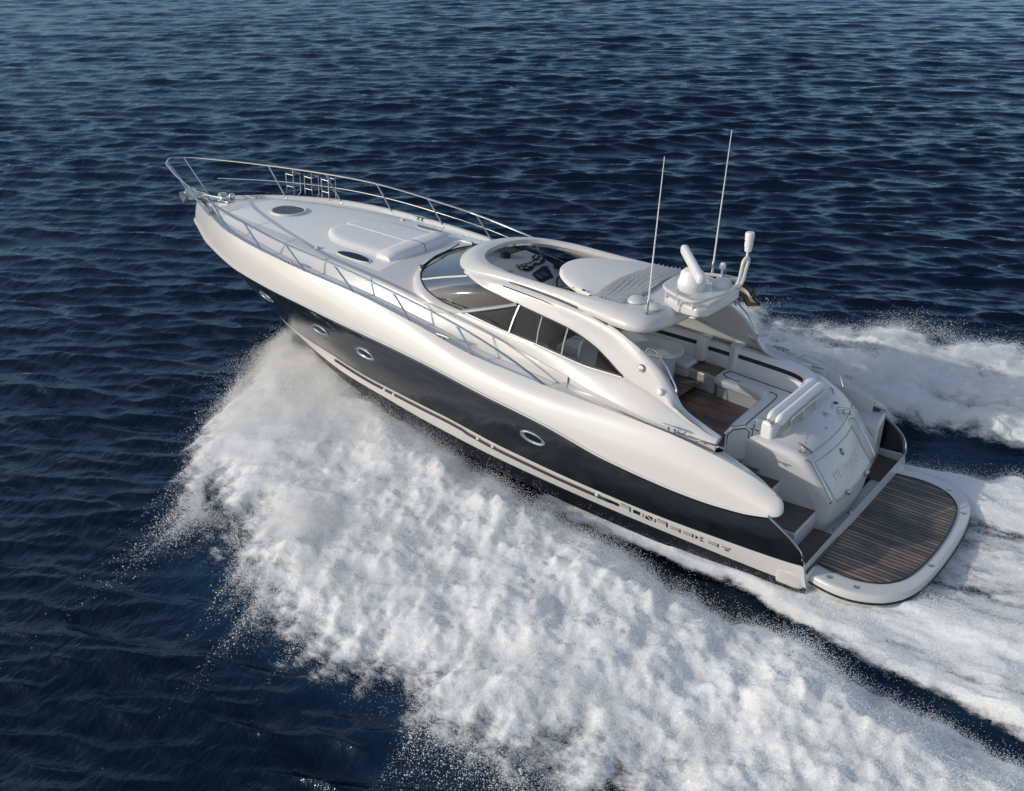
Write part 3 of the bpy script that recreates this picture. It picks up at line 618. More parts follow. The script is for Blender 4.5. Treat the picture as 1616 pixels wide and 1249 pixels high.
# helm console (starboard)
cons = [(7.35, 2.665), (7.0, 2.62), (6.62, 2.50), (6.40, 2.40), (6.30, 2.2), (6.30, 1.3)]
grid("helm_console", [[Vector((x, y, z + (.02*math.sin((y+1.3)/.95*math.pi) if x > 6.35 else 0))) for y in np.linspace(-.28, -1.33, 14)] for x, z in cons], GELGREY, auto=60)
pydata("console_side", [(x, -.28, z) for x, z in cons] + [(7.35, -.28, 1.3)], [tuple(range(7))], GELGREY, sm=False)
def onc(u, y, h=.012):
    """u: distance aft from x=7.02 on the console slope"""
    x = 7.02 - u; z = float(pch([6.3, 6.4, 6.62, 7.0, 7.35], [2.2, 2.40, 2.50, 2.62, 2.665])(x)); return Vector((x, y, z + h + .02))
cl = [(0.02, -.56), (.16, -.50), (.27, -.58), (.28, -.72), (.22, -.9), (.24, -1.1), (.22, -1.24), (.10, -1.28), (-.04, -1.24), (-.02, -1.1), (.08, -1.04), (.10, -.9), (.08, -.76)]
ip = pydata("instrument_panel", [onc(u, y) for u, y in cl] + [], [tuple(range(len(cl)))], DARK, sm=False)
for u, y, r in ((.08, -.60, .035), (.16, -.57, .035), (.12, -.68, .035), (.20, -.66, .035), (.17, -.80, .06), (.15, -.92, .03), (.17, -1.03, .06), (.06, -1.14, .03), (.15, -1.15, .03), (.03, -1.21, .03), (.12, -1.22, .03)):
    MB().lathe(onc(u, y, .012), [(r, 0), (r, .014), (r*.85, .016), (0, .012)], 14).build("gauge", GAUGE, ip)
np_ = pydata("chart_panel", [onc(u, y, .014) for u, y in ((.36, -.60), (.60, -.56), (.60, -.95), (.33, -1.12), (.30, -1.02))], [(0, 1, 2, 3, 4)], DARK, sm=False)
for y in (-.68, -.83): pydata("display_screen", [onc(u, yy, .02) for u, yy in ((.40, y+.06), (.54, y+.06), (.54, y-.06), (.40, y-.06))], [(0, 1, 2, 3)], SCREEN, np_, sm=False)
cp = MB().lathe((7.35, -.72, 2.68), [(.09, 0), (.1, .03), (.09, .07), (.04, .1), (0, .1)], 16).build("compass", DARK)
rotw = Matrix.Rotation(R_(-55), 3, 'Y')
ring = [Vector((6.22, -1.02, 2.30)) + rotw @ Vector((.2*math.cos(a), .2*math.sin(a), 0)) for a in np.linspace(0, 2*math.pi, 28)[:-1]]
sw = MB().tube(ring, .018, 8, closed=True).build("steering_wheel", DARK)
mb = MB(); c0 = Vector((6.24, -1.02, 2.28))
for k_ in range(3): mb.tube([c0, ring[k_*9]], .012, 6)
mb.tube([c0, c0 + Vector((.2, 0, -.08))], .03, 8); mb.build("wheel_spoke", STEEL, sw)
mb = MB(); mb.box((6.55, -1.28, 2.55), (.16, .10, .10)); mb.tube([(6.55, -1.24, 2.58), (6.50, -1.22, 2.72)], .02, 8); mb.build("throttle_lever", DARK, bevel=.01)
def seat(x, y, z, wdt, m=VINYL):
    b = MB(); b.box((x, y, z), (.55, wdt, .16)); b.box((x, y, z - .28), (.35, wdt*.6, .42)); st_ = b.build("helm_seat", m, bevel=.06)
    pts = []
    rr2 = [[Vector((x - .25 - .10*h - .06*math.sin(math.pi*k_), y + (wdt/2)*math.cos(math.pi*q)*(1 if h < .7 else math.sqrt(max(0, 1-((h-.7)/.32)**2))), z + .05 + .72*h)) for q in np.linspace(0, 1, 13) for k_ in [q]] for h in np.linspace(0, 1, 12)]
    grid("seat_back", rr2, m, st_, solid=.10, auto=80); return st_
seat(5.35, -.95, 1.85, .62); seat(5.1, .15, 1.8, .6, GELGREY); seat(4.75, .85, 1.75, .6)
mb = MB(); mb.box((5.9, .95, 1.62), (1.0, .75, .6)); mb.build("port_locker", GELGREY, bevel=.05)
mb = MB(); mb.box((4.45, 1.05, 1.52), (1.5, .55, .42)); mb.build("port_bench", VINYL, bevel=.06)
# ------------------------------------------------------------------ cockpit
pydata("cockpit_sole", [(3.7, 1.42, 1.15), (1.3, 1.42, 1.15), (1.3, -1.42, 1.15), (3.7, -1.42, 1.15)], [(0, 1, 2, 3)], TEAKC, sm=False)
pydata("sole_step", [(3.7, 1.4, 1.15), (3.7, -1.4, 1.15), (3.7, -1.4, 1.30), (3.7, 1.4, 1.30)], [(0, 1, 2, 3)], GELGREY, sm=False)
pydata("cockpit_lining", [(4.2, 1.40, 1.1), (1.75, 1.44, 1.1), (1.75, 1.5, 1.83), (3.2, 1.40, 1.90), (4.2, 1.40, 1.90)], [(0, 1, 2, 3, 4)], GELGREY, sm=False)
grid("cockpit_lining", [[Vector((x, -1.42, 1.1)) for x in np.linspace(5.2, 1.4, 12)], [Vector((x, -1.50, 1.6)) for x in np.linspace(5.2, 1.4, 12)], [Vector((x, -1.63 if x > 3.4 else -1.66, 1.80)) for x in np.linspace(5.2, 1.4, 12)], [Vector((x, -float(pch([1.4, 2.6, 3.45, 4.6, 5.2], [1.58, 1.46, 1.40, 1.40, 1.39])(x)), float(pch([1.4, 2.4, 3.45, 5.2], [1.82, 1.88, 1.95, 2.05])(x)))) for x in np.linspace(5.2, 1.4, 12)]], VINYL)
def rpoly(pts, r=.12, n=5):
    out = []; k = len(pts)
    for i in range(k):
        p0, p1, p2 = Vector(pts[i-1]), Vector(pts[i]), Vector(pts[(i+1) % k]); a = (p0-p1); b = (p2-p1); rr = min(r, a.length*.45, b.length*.45)
        s_, e = p1 + a.normalized()*rr, p1 + b.normalized()*rr
        for j in range(n+1):
            t_ = j/n; q = s_*(1-t_)**2 + p1*2*t_*(1-t_) + e*t_*t_; out.append((q.x, q.y))
    return out
def cush(name, pts, z0, z1, m=VINYL, r=.1, bev=.045, parent=ROOT): return MB().prism(rpoly(pts, r), z0, z1).build(name, m, parent, bevel=bev)
# aft L sofa: base, seat cushion, backrest
cush("sofa_base", [(3.02, -1.45), (3.02, -.93), (2.15, -.83), (2.12, .50), (1.35, .50), (1.35, -1.45)], 1.12, 1.36, GEL, .12, .02)
sc_ = cush("sofa_seat", [(3.06, -1.42), (3.06, -.86), (2.08, -.76), (2.04, .56), (1.38, .56), (1.38, -1.42)], 1.36, 1.50, VINYL, .16, .05)
MB().tube(smooth([(2.92, -1.28, 1.503), (2.88, -1.02, 1.503), (2.05, -.96, 1.503), (1.90, -.90, 1.503), (1.86, -.6, 1.503), (1.83, .36, 1.503), (1.70, .42, 1.503), (1.50, .42, 1.503)], 50), .009, 5).build("seat_piping", VDARK, sc_)
MB().tube([(2.9, -1.27, 1.503), (1.72, -1.15, 1.503), (1.58, -1.02, 1.503)], .009, 5).build("seat_piping", VDARK, sc_)
cush("seat_roll", [(2.60, -1.0), (2.55, -.80), (2.02, -.73), (2.02, -.92)], 1.44, 1.56, VINYL, .07, .05)
def back(name, path, h0, h1, thick, stripe=True):
    """upholstered backrest following a plan path; leans out towards the top; dark band near the top"""
    P = smooth([(x, y, 0) for x, y in path], 26)
    n_ = []
    for i in range(len(P)):
        t_ = (P[min(i+1, len(P)-1)] - P[max(i-1, 0)]).normalized(); n_.append(Vector((-t_.y, t_.x, 0)))
    prof_ = [(0, h0), (-.03, h0 + .06), (.02, h1 - .16), (.03, h1 - .09), (.05, h1 - .02), (.09, h1), (thick, h1), (thick + .03, h1 - .05), (thick + .03, h0)]
    rws = [[P[i] + n_[i]*u + Vector((0, 0, z)) for i in range(len(P))] for u, z in prof_]
    o = grid(name, rws, [VINYL, VDARK], mi=(lambda i, j: 1 if (i == 2) else 0) if stripe else None, auto=80)
    for e in (0, -1): pydata("backrest_end", [r[e] for r in rws], [tuple(range(len(rws)))], VINYL, o, sm=False)
    return o
back("sofa_backrest", [(2.86, -1.33), (2.4, -1.30), (1.85, -1.24), (1.62, -1.12), (1.50, -.86)], 1.50, 1.90, .22)
cush("backrest_corner", [(3.0, -1.66), (3.05, -1.38), (2.86, -1.26), (2.82, -1.62)], 1.45, 1.94, VINYL, .08, .04)
# fwd settee with teak-topped step between
cush("settee_base", [(5.2, -1.42), (5.2, -.98), (3.55, -.98), (3.55, -1.42)], 1.25, 1.42, GEL, .1, .02)
cush("settee_seat", [(5.2, -1.42), (5.2, -1.0), (3.95, -1.02), (3.58, -.95), (3.56, -1.42)], 1.42, 1.53, VINYL, .12, .045)
back("settee_backrest", [(5.2, -1.36), (4.4, -1.36), (3.58, -1.36)], 1.53, 1.92, .16)
cush("backrest_corner", [(3.62, -1.62), (3.64, -1.30), (3.46, -1.28), (3.44, -1.60)], 1.50, 1.93, VINYL, .06, .04)
back("step_backrest", [(3.46, -1.40), (3.25, -1.40), (3.0, -1.38)], 1.46, 1.86, .16)
cush("locker_base", [(3.56, -1.44), (3.56, -1.02), (3.04, -.96), (3.04, -1.44)], 1.13, 1.45, GEL, .05, .02)
cush("locker_top", [(3.53, -1.42), (3.53, -1.07), (3.07, -1.02), (3.07, -1.42)], 1.452, 1.475, TEAKC, .04, .006)
# table
tb = cush("cockpit_table", [(4.95, -1.02), (4.85, -.38), (4.05, -.30), (3.60, -.45), (3.56, -.80), (3.78, -1.08)], 1.79, 1.835, PLASTIC, .3, .015)
cush("table_pedestal", [(4.5, -.95), (4.45, -.45), (3.75, -.45), (3.72, -.9)], 1.16, 1.78, GELGREY, .18, .04, tb)
# aft sunbed bolster with rail
for dxb, dz in ((0, 0), (-.13, -.015)):
    R0 = []
    for k_ in np.linspace(0, 1, 24):
        y = .92 - 1.72*k_; e = min(1, (.02 + min(k_, 1-k_)*14)**.5); r = []
        for a in np.linspace(0, 2*math.pi, 15)[:-1]:
            r.append(Vector((1.27 + dxb + .072*e*math.cos(a) - .09*math.cos((k_-.5)*2.6)*.0 - .05*(1-(2*k_-1)**2)*0, y, 2.0 + dz + .095*e*math.sin(a))))
        R0.append(r)
    grid("bolster_cushion", R0, VINYL, cl=True, auto=80)
br = MB().tube([(1.05, .62, 1.78), (1.04, .62, 1.93), (1.04, .5, 1.97), (1.02, -.6, 1.97), (1.02, -.85, 1.93), (1.0, -.95, 1.80)], .015, 8, sm=40).build("bolster_rail", STEEL)
for y in (.2, -.25): MB().tube([(1.03, y, 1.97), (1.02, y, 1.80)], .012, 6).build("rail_post", STEEL, br)
MB().prism([(1.42, -.86), (1.42, .80), (1.22, .82), (1.22, -.84)], 1.4, 1.90).build("sofa_back_wall", VINYL, bevel=.05)
# stainless rails on the far coaming
for s in (-1,):
    MB().tube([(2.0, s*1.72, 1.86), (1.8, s*1.66, 1.99), (1.5, s*1.58, 2.0), (1.15, s*1.42, 1.96), (.98, s*1.30, 1.80)], .014, 8, sm=30).build("coaming_rail", STEEL)
# ------------------------------------------------------------------ transom, steps, gate
def trx(y): return .115*y*y
tprof = [(.17, .42), (.13, .70), (.10, .92), (.13, 1.00), (.50, 1.46), (.60, 1.56), (.76, 1.68), (.98, 1.80), (1.12, 1.86), (1.26, 1.88), (1.42, 1.86), (1.44, 1.45)]
trw = []
yv = np.concatenate([[.83, .825, .805, .775], np.linspace(.72, -1.28, 24), [-1.36, -1.42, -1.455, -1.47]])
for y in yv:
    e = max(0, (y-.72)/.11) if y > 0 else max(0, (-y-1.28)/.19); e = 1 - math.sqrt(max(0, 1-e*e))
    row = []
    for x, z in tprof:
        if z > 1.6: z = 1.6 + (z-1.6)*(1 - .85*min(1, max(0, (y-.15)/.5))**1.5)
        k_ = min(1, max(0, (z - .92)/.5)); yy = y + (.0 if y < 0 else .09*k_*(y > .7)); 
        row.append(Vector((x + trx(y) + e*.10*(1 if z > .5 else .4), yy, z - e*.10*k_)))
    trw.append(row)
# rows run along y so that the profile direction is the second index
trans = grid("transom", list(map(list, zip(*trw))), GEL, auto=60)
for i in (0, -1):
    c = trw[i]; poly = [p.copy() for p in c] + [Vector((1.44, c[-1].y, .42))]
    pydata("transom_side", poly, [tuple(range(len(poly)))], GEL, trans, sm=False)
def ont(t_, y, h=.006):
    """point on the sloping garage door: t 0 bottom, 1 top"""
    a, b = Vector((.13, 0, 1.0)), Vector((.50, 0, 1.46)); p = a.lerp(b, t_); n_ = Vector((-.78, 0, .63)); q = p + n_*h; return Vector((q.x + trx(y), y, q.z))
seam = [ont(t_, .72) for t_ in np.linspace(-.1, 1, 8)] + [ont(1, y) for y in np.linspace(.68, -.68, 14)] + [ont(t_, -.72) for t_ in np.linspace(1, -.1, 8)]
MB().tube(seam, .0035, 4).build("garage_door_seam", SEAM, trans)
MB().tube([ont(-.12, y, .004) for y in np.linspace(.72, -.72, 10)], .0035, 4).build("garage_door_seam", SEAM, trans)
MB().tube([(.60 + trx(y), y, 1.566) for y in np.linspace(.80, -1.3, 20)], .003, 4).build("transom_seam", SEAM, trans)
MB().tube([(.985 + trx(y)*1.1, y, 1.805) for y in np.linspace(.80, -1.25, 20)], .006, 4).build("transom_seam", GELGREY, trans)
for y in (.36, -.36): MB().box(ont(-.10, y, .02), (.05, .09, .05)).build("door_hinge", STEEL, trans, bevel=.01)
for y, x in ((.62, .72), (-.05, .72), (-.62, .74)): MB().lathe((x + trx(y), y, 1.66), [(.02, 0), (.02, .012), (0, .016)], 10).build("deck_fitting", STEEL, trans)
MB().lathe((.86, -.35, 1.745), [(.05, 0), (.05, .012), (.03, .016), (0, .016)], 14).build("deck_fitting", STEEL, trans)
MB().lathe((.88, -.75, 1.755), [(.04, 0), (.04, .012), (0, .016)], 14).build("deck_fitting", NAVY, trans)
for s in (1, -1):
    MB().tube([ont(-.05, s*.86, .0), ont(0, s*.86, .05), ont(.5, s*.86, .065), ont(1.05, s*.86, .055), ont(1.15, s*.86, .0)], .014, 8, sm=24).build("transom_handrail", STEEL)
    cleat(.70, s*.80, 1.61, -.5*s)
# emblem and name on the door
em = [ont(.80 + .10*math.sin(a), -.02 + .042*math.cos(a), .008) for a in np.linspace(0, 2*math.pi, 20)[:-1]]
emb = pydata("emblem", em, [tuple(range(19))], NAVY, sm=False)
pydata("emblem_centre", [ont(.80 + .04*math.sin(a), -.02 + .014*math.cos(a), .011) for a in np.linspace(0, 2*math.pi, 16)[:-1]], [tuple(range(15))], TXT, emb, sm=False)
words = []
for wd_ in ("ME", "I", "WANT"):
    fc = bpy.data.curves.new("txt", 'FONT'); fc.body = wd_; fc.size = 1; fc.resolution_u = 3
    fo = bpy.data.objects.new("txt", fc); SC.collection.objects.link(fo); bpy.context.view_layer.update()
    tm = bpy.data.meshes.new_from_object(fo.evaluated_get(bpy.context.evaluated_depsgraph_get())); bpy.data.objects.remove(fo)
    x_ = [v.co.x for v in tm.vertices]; words.append((tm, min(x_), max(x_)))
u0 = -.5*(sum(q[2]-q[1] for q in words) + .64)
for tm, xa, xb in words:
    for v in tm.vertices:
        u, w = v.co.x - xa + u0, v.co.y; v.co = ont(.30 + w*.32, .0 - u*.185, .012)
    u0 += xb - xa + .32; link("transom_lettering", tm, TXT, ROOT, False)
pydata("lettering_underline", [ont(.20, .55, .008), ont(.20, -.55, .008), ont(.18, -.55, .008), ont(.18, .55, .008)], [(0, 1, 2, 3)], TXT, sm=False)
# port steps
def step(x0, x1, y0, y1, z0, z1):
    st_ = MB().prism([(x0, y0), (x1, y0), (x1, y1), (x0, y1)], z0, z1).build("boarding_step", GEL, bevel=.02)
    MB().prism([(x0+.03, y0+.02), (x1-.01, y0+.02), (x1-.01, y1-.03), (x0+.03, y1-.03)], z1-.002, z1+.012).build("step_tread", TEAKS, st_)
step(.36, .97, .80, 1.60, .40, .75); step(.95, 1.75, .80, 1.58, .40, 1.05)
MB().prism([(-.02, .82), (.36, .82), (.36, 1.98), (.10, 2.02), (-.02, 1.95)], .40, .47).build("lower_landing", TEAKS, bevel=.008)
MB().prism([(0.02, -1.98), (.40, -2.0), (.75, -1.62), (.60, -1.20), (.02, -1.20)], .40, .47).build("lower_landing", TEAKS, bevel=.008)
MB().prism([(1.42, -2.0), (.42, -1.97), (.34, -1.40), (1.42, -1.40)], .45, 1.25).build("starboard_quarter", GEL, bevel=.05)
# gate: framed white panel
g0 = [(1.80, 1.17, 1.22), (1.80, 1.17, 1.70), (1.74, 1.10, 1.79), (1.60, .92, 1.79), (1.54, .85, 1.72), (1.54, .85, 1.22)]
gt = pydata("boarding_gate", g0, [tuple(range(6))], GEL, sm=False); s_ = gt.modifiers.new("t", 'SOLIDIFY'); s_.thickness = .03
MB().tube(g0, .022, 8, closed=True).build("gate_frame", STEEL, gt)
MB().tube([(x + (1.67-x)*.16 - .02, y + (1.01-y)*.16 + .02, z + (1.5-z)*.09) for x, y, z in g0], .010, 6, closed=True).build("gate_outline", DARK, gt)  # thin dark outline added just inside the steel frame
MB().tube([(1.50, .84, 1.25), (1.50, .83, 1.80), (1.42, .80, 1.92), (1.30, .80, 1.93), (1.22, .83, 1.86)], .016, 8, sm=30).build("gate_handrail", STEEL)
# ------------------------------------------------------------------ swim platform
half = [(.26, 1.66), (.24, 1.78), (-.04, 1.90), (-.40, 1.97), (-.72, 1.93), (-1.04, 1.75), (-1.26, 1.42), (-1.36, 1.0), (-1.40, .5), (-1.41, 0)]
outl = smooth(half, 40); O2 = [(p.x, p.y) for p in outl] + [(p.x, -p.y) for p in outl[-2::-1]]
ctr = Vector((-.55, 0))
def insetp(pts, d):
    out = []
    for x, y in pts:
        v = Vector((x+.55, y*.62)); v.normalize(); out.append((x - v.x*d, y - v.y*d*1.1))
    return out
V = []; F = []; lv = [(0.0, .17, .12), (-.02, .24, .10), (0.0, .265, .02), (.015, .27, .0), (.015, .30, .0), (0.0, .31, .0), (0.0, .385, .0), (.02, .415, .0), (.06, .42, .0)]
n = len(O2)
for ins, z, dz in lv:
    V += [(x, y, z) for x, y in insetp(O2, ins + dz*.6)]
for k_ in range(len(lv)-1):
    for i in range(n-1): F.append((k_*n+i, k_*n+i+1, (k_+1)*n+i+1, (k_+1)*n+i))
F.append(tuple(range((len(lv)-1)*n, len(lv)*n))); F.append(tuple(range(n))[::-1])
for k_ in range(len(lv)-1): F.append((k_*n + n-1, k_*n, (k_+1)*n, (k_+1)*n + n-1))
sp = pydata("swim_platform", V, F, GEL, auto=50, fix=True)
MB().tube([(x, y, .285) for x, y in insetp(O2, .0)], .016, 6).build("platform_fender", DARK, sp)
tk = [(.0, 1.60), (-.40, 1.66), (-.70, 1.61), (-.95, 1.45), (-1.12, 1.16), (-1.20, .75), (-1.235, .3), (-1.24, 0)]
tks = smooth(tk, 30); T2 = [(p.x, p.y) for p in tks] + [(p.x, -p.y) for p in tks[-2::-1]]
MB().prism(T2[::-1], .418, .432).build("platform_planking", TEAKP, sp)
MB().tube([(x, y, .432) for x, y in T2], .012, 5, closed=True).build("planking_border", DARK, sp)
for x, y in ((.12, 1.66), (-.28, 1.80), (-.66, 1.79), (-1.30, .62), (-1.24, -1.10), (-.85, -1.68), (.12, -.62), (.12, .62), (.13, 0)):
    MB().lathe((x, y, .418), [(.04, 0), (.04, .01), (.022, .014), (0, .014)], 12).build("platform_bolt", STEEL, sp)
MB().prism([(.28, 1.62), (.20, 1.62), (.20, -1.62), (.28, -1.62)], .36, .415).build("platform_hinge", DARK, sp)
# ledge of hull beside the landing (quarter corner)
for s in (1, -1):
    q = [(.40, 1.98), (.40, 2.05), (.10, 2.05), (-.02, 2.0), (-.06, 1.86), (-.02, 1.6), (.40, 1.6)]
    q = q if s > 0 else [(x, -y) for x, y in q][::-1]
    MB().prism(q, .18, .45).build("hull_corner", GEL, bevel=.05)
#@@WATER
# ------------------------------------------------------------------ sea
class VN:
    """smooth value noise on a wrapped random lattice"""
    def __init__(s, seed, n=256): s.n = n; s.t = np.random.default_rng(seed).random((n, n)) * 2 - 1
    def __call__(s, x, y):
        xi = np.floor(x).astype(int); yi = np.floor(y).astype(int); fx = x - xi; fy = y - yi
        fx = fx*fx*fx*(fx*(fx*6-15)+10); fy = fy*fy*fy*(fy*(fy*6-15)+10); n = s.n; t = s.t
        a = t[xi % n, yi % n]; b = t[(xi+1) % n, yi % n]; c = t[xi % n, (yi+1) % n]; d = t[(xi+1) % n, (yi+1) % n]
        return (a*(1-fx)+b*fx)*(1-fy) + (c*(1-fx)+d*fx)*fy
    def fbm(s, x, y, o=5, g=.5, l=2.03):
        v = 0; a = 1; k = 0
        for i in range(o):
            v = v + a*s(x + 17.3*i, y + 9.1*i); k += a; a *= g; x = x*l; y = y*l
        return v / k
N1, N2, N3 = VN(1), VN(2), VN(3)
WDIR = R_(-62)
comps = []
for lam in np.exp(np.linspace(math.log(.24), math.log(6.0), 108)):
    th = WDIR + RNG.normal(0, .29); k_ = 2*math.pi/lam
    sl_ = .064 * (1.0 if lam < .6 else (.6/lam)**.95)
    comps.append((k_*math.cos(th), k_*math.sin(th), sl_/k_*RNG.uniform(.6, 1.4), RNG.uniform(0, 6.28), lam))
def calm(x, y):
    """waves die down in the flattened water beside and behind the hull"""
    d = np.clip((np.abs(y) - 2.0)/2.5, 0, 1); w = np.where(x > 11, 1, d); return .25 + .75*w
def waves(x, y, res=None):
    z = np.zeros_like(x); dx_ = np.zeros_like(x); dy_ = np.zeros_like(x); gust = 1 + .35*N3.fbm(x*.05, y*.05, 3)
    for kx, ky, a, ph, lam in comps:
        if res is None: w = 1.0
        else: w = np.clip(lam/(res*1.9) - 1, 0, 1)
        p = kx*x + ky*y + ph; k_ = math.hypot(kx, ky); c = np.cos(p)*a*w; s_ = np.sin(p)*a*w*.85
        z += c; dx_ -= s_*kx/k_; dy_ -= s_*ky/k_
    cm = calm(x, y)*gust
    return z*cm, dx_*cm, dy_*cm
CW = M @ Vector(CC); cx0, cy0 = CW.x, CW.y
va = math.atan2(CR[2][1], CR[2][0])
fine = np.arange(-R_(38), R_(38), .0030); coarse = np.linspace(R_(38), 2*math.pi - R_(38), 60)
th = np.concatenate([fine, coarse]) + va
rr = [3.0]
while rr[-1] < 4500: rr.append(rr[-1]*(1.0030 if rr[-1] < 150 else 1.03) )
rr = np.array(rr)
RR, TH = np.meshgrid(rr, th, indexing='ij'); X = cx0 + RR*np.cos(TH); Y = cy0 + RR*np.sin(TH)
z_, dx_, dy_ = waves(X, Y, RR*.0031); X2, Y2 = X + dx_, Y + dy_
P = np.stack([X2, Y2, z_], -1).reshape(-1, 3)
nr, nt = X.shape; I, J = np.meshgrid(np.arange(nr-1), np.arange(nt), indexing='ij'); J2 = (J+1) % nt
Fq = np.stack([I*nt+J, (I+1)*nt+J, (I+1)*nt+J2, I*nt+J2], -1).reshape(-1, 4)
# centre fan
c_id = len(P); P = np.concatenate([P, [[cx0, cy0, 0]]]); tri = [(c_id, j, (j+1) % nt) for j in range(nt)]
def npmesh(name, P, Fq, tri=()):
    me = bpy.data.meshes.new(name); me.vertices.add(len(P)); me.vertices.foreach_set("co", np.asarray(P, np.float32).ravel())
    nq, n3 = len(Fq), len(tri); loops = np.concatenate([np.asarray(Fq).ravel(), np.asarray(tri, int).ravel()]) if n3 else np.asarray(Fq).ravel()
    me.loops.add(len(loops)); me.loops.foreach_set("vertex_index", loops.astype(np.int32)); me.polygons.add(nq + n3)
    st = np.concatenate([np.arange(nq)*4, nq*4 + np.arange(n3)*3]); me.polygons.foreach_set("loop_start", st.astype(np.int32))
    me.update(calc_edges=True); me.validate(); return me
# wake outlines in plan (yacht axis = x); port side then starboard
oy_p = pch([-14, -8, -3, .6, 2.6, 4, 5.5, 7, 8.6, 10, 11.4, 12.3, 13.1], [10.9, 9.5, 8.2, 7.65, 7.4, 7.1, 7.1, 6.9, 6.2, 5.1, 3.5, 1.95, .15])
iy_p = pch([-14, -10, -3.2, -.8, 1.2, 3.7, 5, 6.3, 8.0, 9.0, 13], [4.7, 4.2, 3.4, 3.08, 2.78, 2.32, 2.06, 1.8, 1.2, .4, .0])
oy_s = pch([-14, -8, -3, 0, 2, 3.4, 5, 6.2, 8, 10, 12, 13.1], [12.5, 11, 9.6, 8.8, 8.6, 7.6, 7.9, 7.6, 6.4, 4.6, 2, .1])
iy_s = pch([-14, -6, -1.8, .3, 2, 5, 8, 13], [5.6, 4.8, 4.0, 3.6, 2.9, 2.2, 1.5, 0])
ho = pch([-14, -3.2, -1.5, -.1, 1.4, 2.6, 4.1, 5.2], [4.0, 3.0, 2.75, 2.5, 2.3, 2.22, 2.12, 1.9])       # foam hugging the hull
HB = pch([-14, -6, 0, 3, 6, 8, 10, 12, 13], [.34, .44, .58, .62, .66, .72, .72, .5, .1])
def wake(x, y):
    """density 0..1 and height of the foam at plan position"""
    ay = np.abs(y); port = y > 0
    oy = np.where(port, oy_p(x), oy_s(x)); iy = np.where(port, iy_p(x), iy_s(x))
    fing = .75*N1.fbm(x*.9 + 3, y*.35, 4) + .45*N2.fbm(x*2.6, y*1.2, 3)
    s_ = (ay - iy)/np.maximum(oy - iy, .05); w = np.maximum(oy - iy, .05)
    de = (oy - ay + fing*np.clip(w/3, .15, 1.1)*1.15)                 # metres inside the outer edge
    di = (ay - iy + .30*N2.fbm(x*.8, y*2 + 8, 4))
    d = np.clip(de/2.3, 0, 1)*np.clip(di/.45, 0, 1)
    stk = N3.fbm(x*.45 + 31, y*2.6, 5, .6)
    d = d*np.where(port, 1, np.clip(.80 + 1.1*stk, .15, 1))
    d = np.where(x > 13.1, 0, d)
    prof = np.where(s_ < .18, .45 + .55*np.clip(s_/.18, 0, 1), np.clip(1 - (s_-.18)/.95, .10, 1)**.8)
    u_ = -.62*x + .78*ay; v_ = .78*x + .62*ay          # along and across the thrown water
    b1 = N1.fbm(u_*.42 + 40, v_*.62, 5, .55); b2 = N2.fbm(u_*1.5, v_*2.0 + 5, 4, .55)
    bil = np.clip(.80 + .62*b1 + .24*b2, .10, 1.6)
    b3 = N3.fbm(u_*3.6, v_*5.0, 5, .66)
    rough_ = np.clip((9.6 - x)/4.5, .12, 1)
    bil = .84 + (bil - .84)*np.clip(rough_ + .25, 0, 1)
    h = HB(np.clip(x, -14, 13))*prof*bil*np.clip(d*1.4, 0, 1) + .085*rough_*np.clip(d*1.6, 0, 1)*(b3 + .3)
    # thin foam alongside the hull and the churned water astern
    dh = 1.15*np.clip((ho(x) - ay + .22*N2.fbm(x*1.3, y*3 + 2, 4))/.22, 0, 1)*np.where((x < 5.0), 1, 0)*np.clip((5.0-x)/1.2, 0, 1)
    dh = np.where(~port & (x > .2), dh*.3, dh)
    lee = np.clip((x + 5.2)/3.6, 0, 1)*np.clip((1.7 - np.abs(y+.3))/.8, 0, 1)        # clear patch behind the platform
    dh = dh*np.where(x < -.2, .95 - .50*lee, 1)
    bs = np.clip(.6 + .9*N1.fbm(x*.7+9, y*1.5, 5, .55), 0, 1.5)
    hs = .10 + .26*np.clip((-x-.8)/3, 0, 1)*bs + .05*np.clip(bs, 0, 1)
    h = np.maximum(h, dh*hs*np.where(x < 0, 1, .9)); d = np.maximum(d, dh*np.clip(np.where(x < -.5, .86, .98) + .9*stk + .15*bs, .05, 1))
    return d, h
# sea material: dark reflective water, paler where the wake has stirred air into it
aer = np.zeros(len(P), np.float32); xi, yi = P[:, 0], P[:, 1]
inb = (xi > -14) & (xi < 14) & (np.abs(yi) < 13); a_ = np.zeros(len(P)); 
dd = np.abs(yi[inb]); xx = xi[inb]
a_[inb] = np.clip((np.where(yi[inb] > 0, oy_p(xx), oy_s(xx)) + .9 - dd)/1.8, 0, 1)*np.clip((12.5-xx)/3, 0, 1)*np.where((dd < np.where(yi[inb] > 0, iy_p(xx), iy_s(xx)) + .1) & (xx > 0), .12, .75)
aer[:] = a_*np.clip((xi+14)/3, 0, 1)
streak = np.zeros(len(P), np.float32); streak[:] = 1 - (calm(xi, yi)-.25)/.75
streak *= (xi > -14) & (xi < 12)
me = npmesh("water", P, Fq, tri)
me.attributes.new("aerated", 'FLOAT', 'POINT').data.foreach_set("value", aer)
me.attributes.new("streak", 'FLOAT', 'POINT').data.foreach_set("value", streak)
wm = bpy.data.materials.new("sea_water"); wm.use_nodes = True; nt_ = wm.node_tree; nt_.nodes.clear(); L = nt_.links.new
wo = nt_.nodes.new("ShaderNodeOutputMaterial"); wmx = nt_.nodes.new("ShaderNodeMixShader"); wd = nt_.nodes.new("ShaderNodeBsdfDiffuse"); wg = nt_.nodes.new("ShaderNodeBsdfGlossy")
wg.inputs["Color"].default_value = (.63, .83, 1.0, 1); wg.inputs["Roughness"].default_value = .11; wf = nt_.nodes.new("ShaderNodeFresnel"); wf.inputs[0].default_value = 1.37
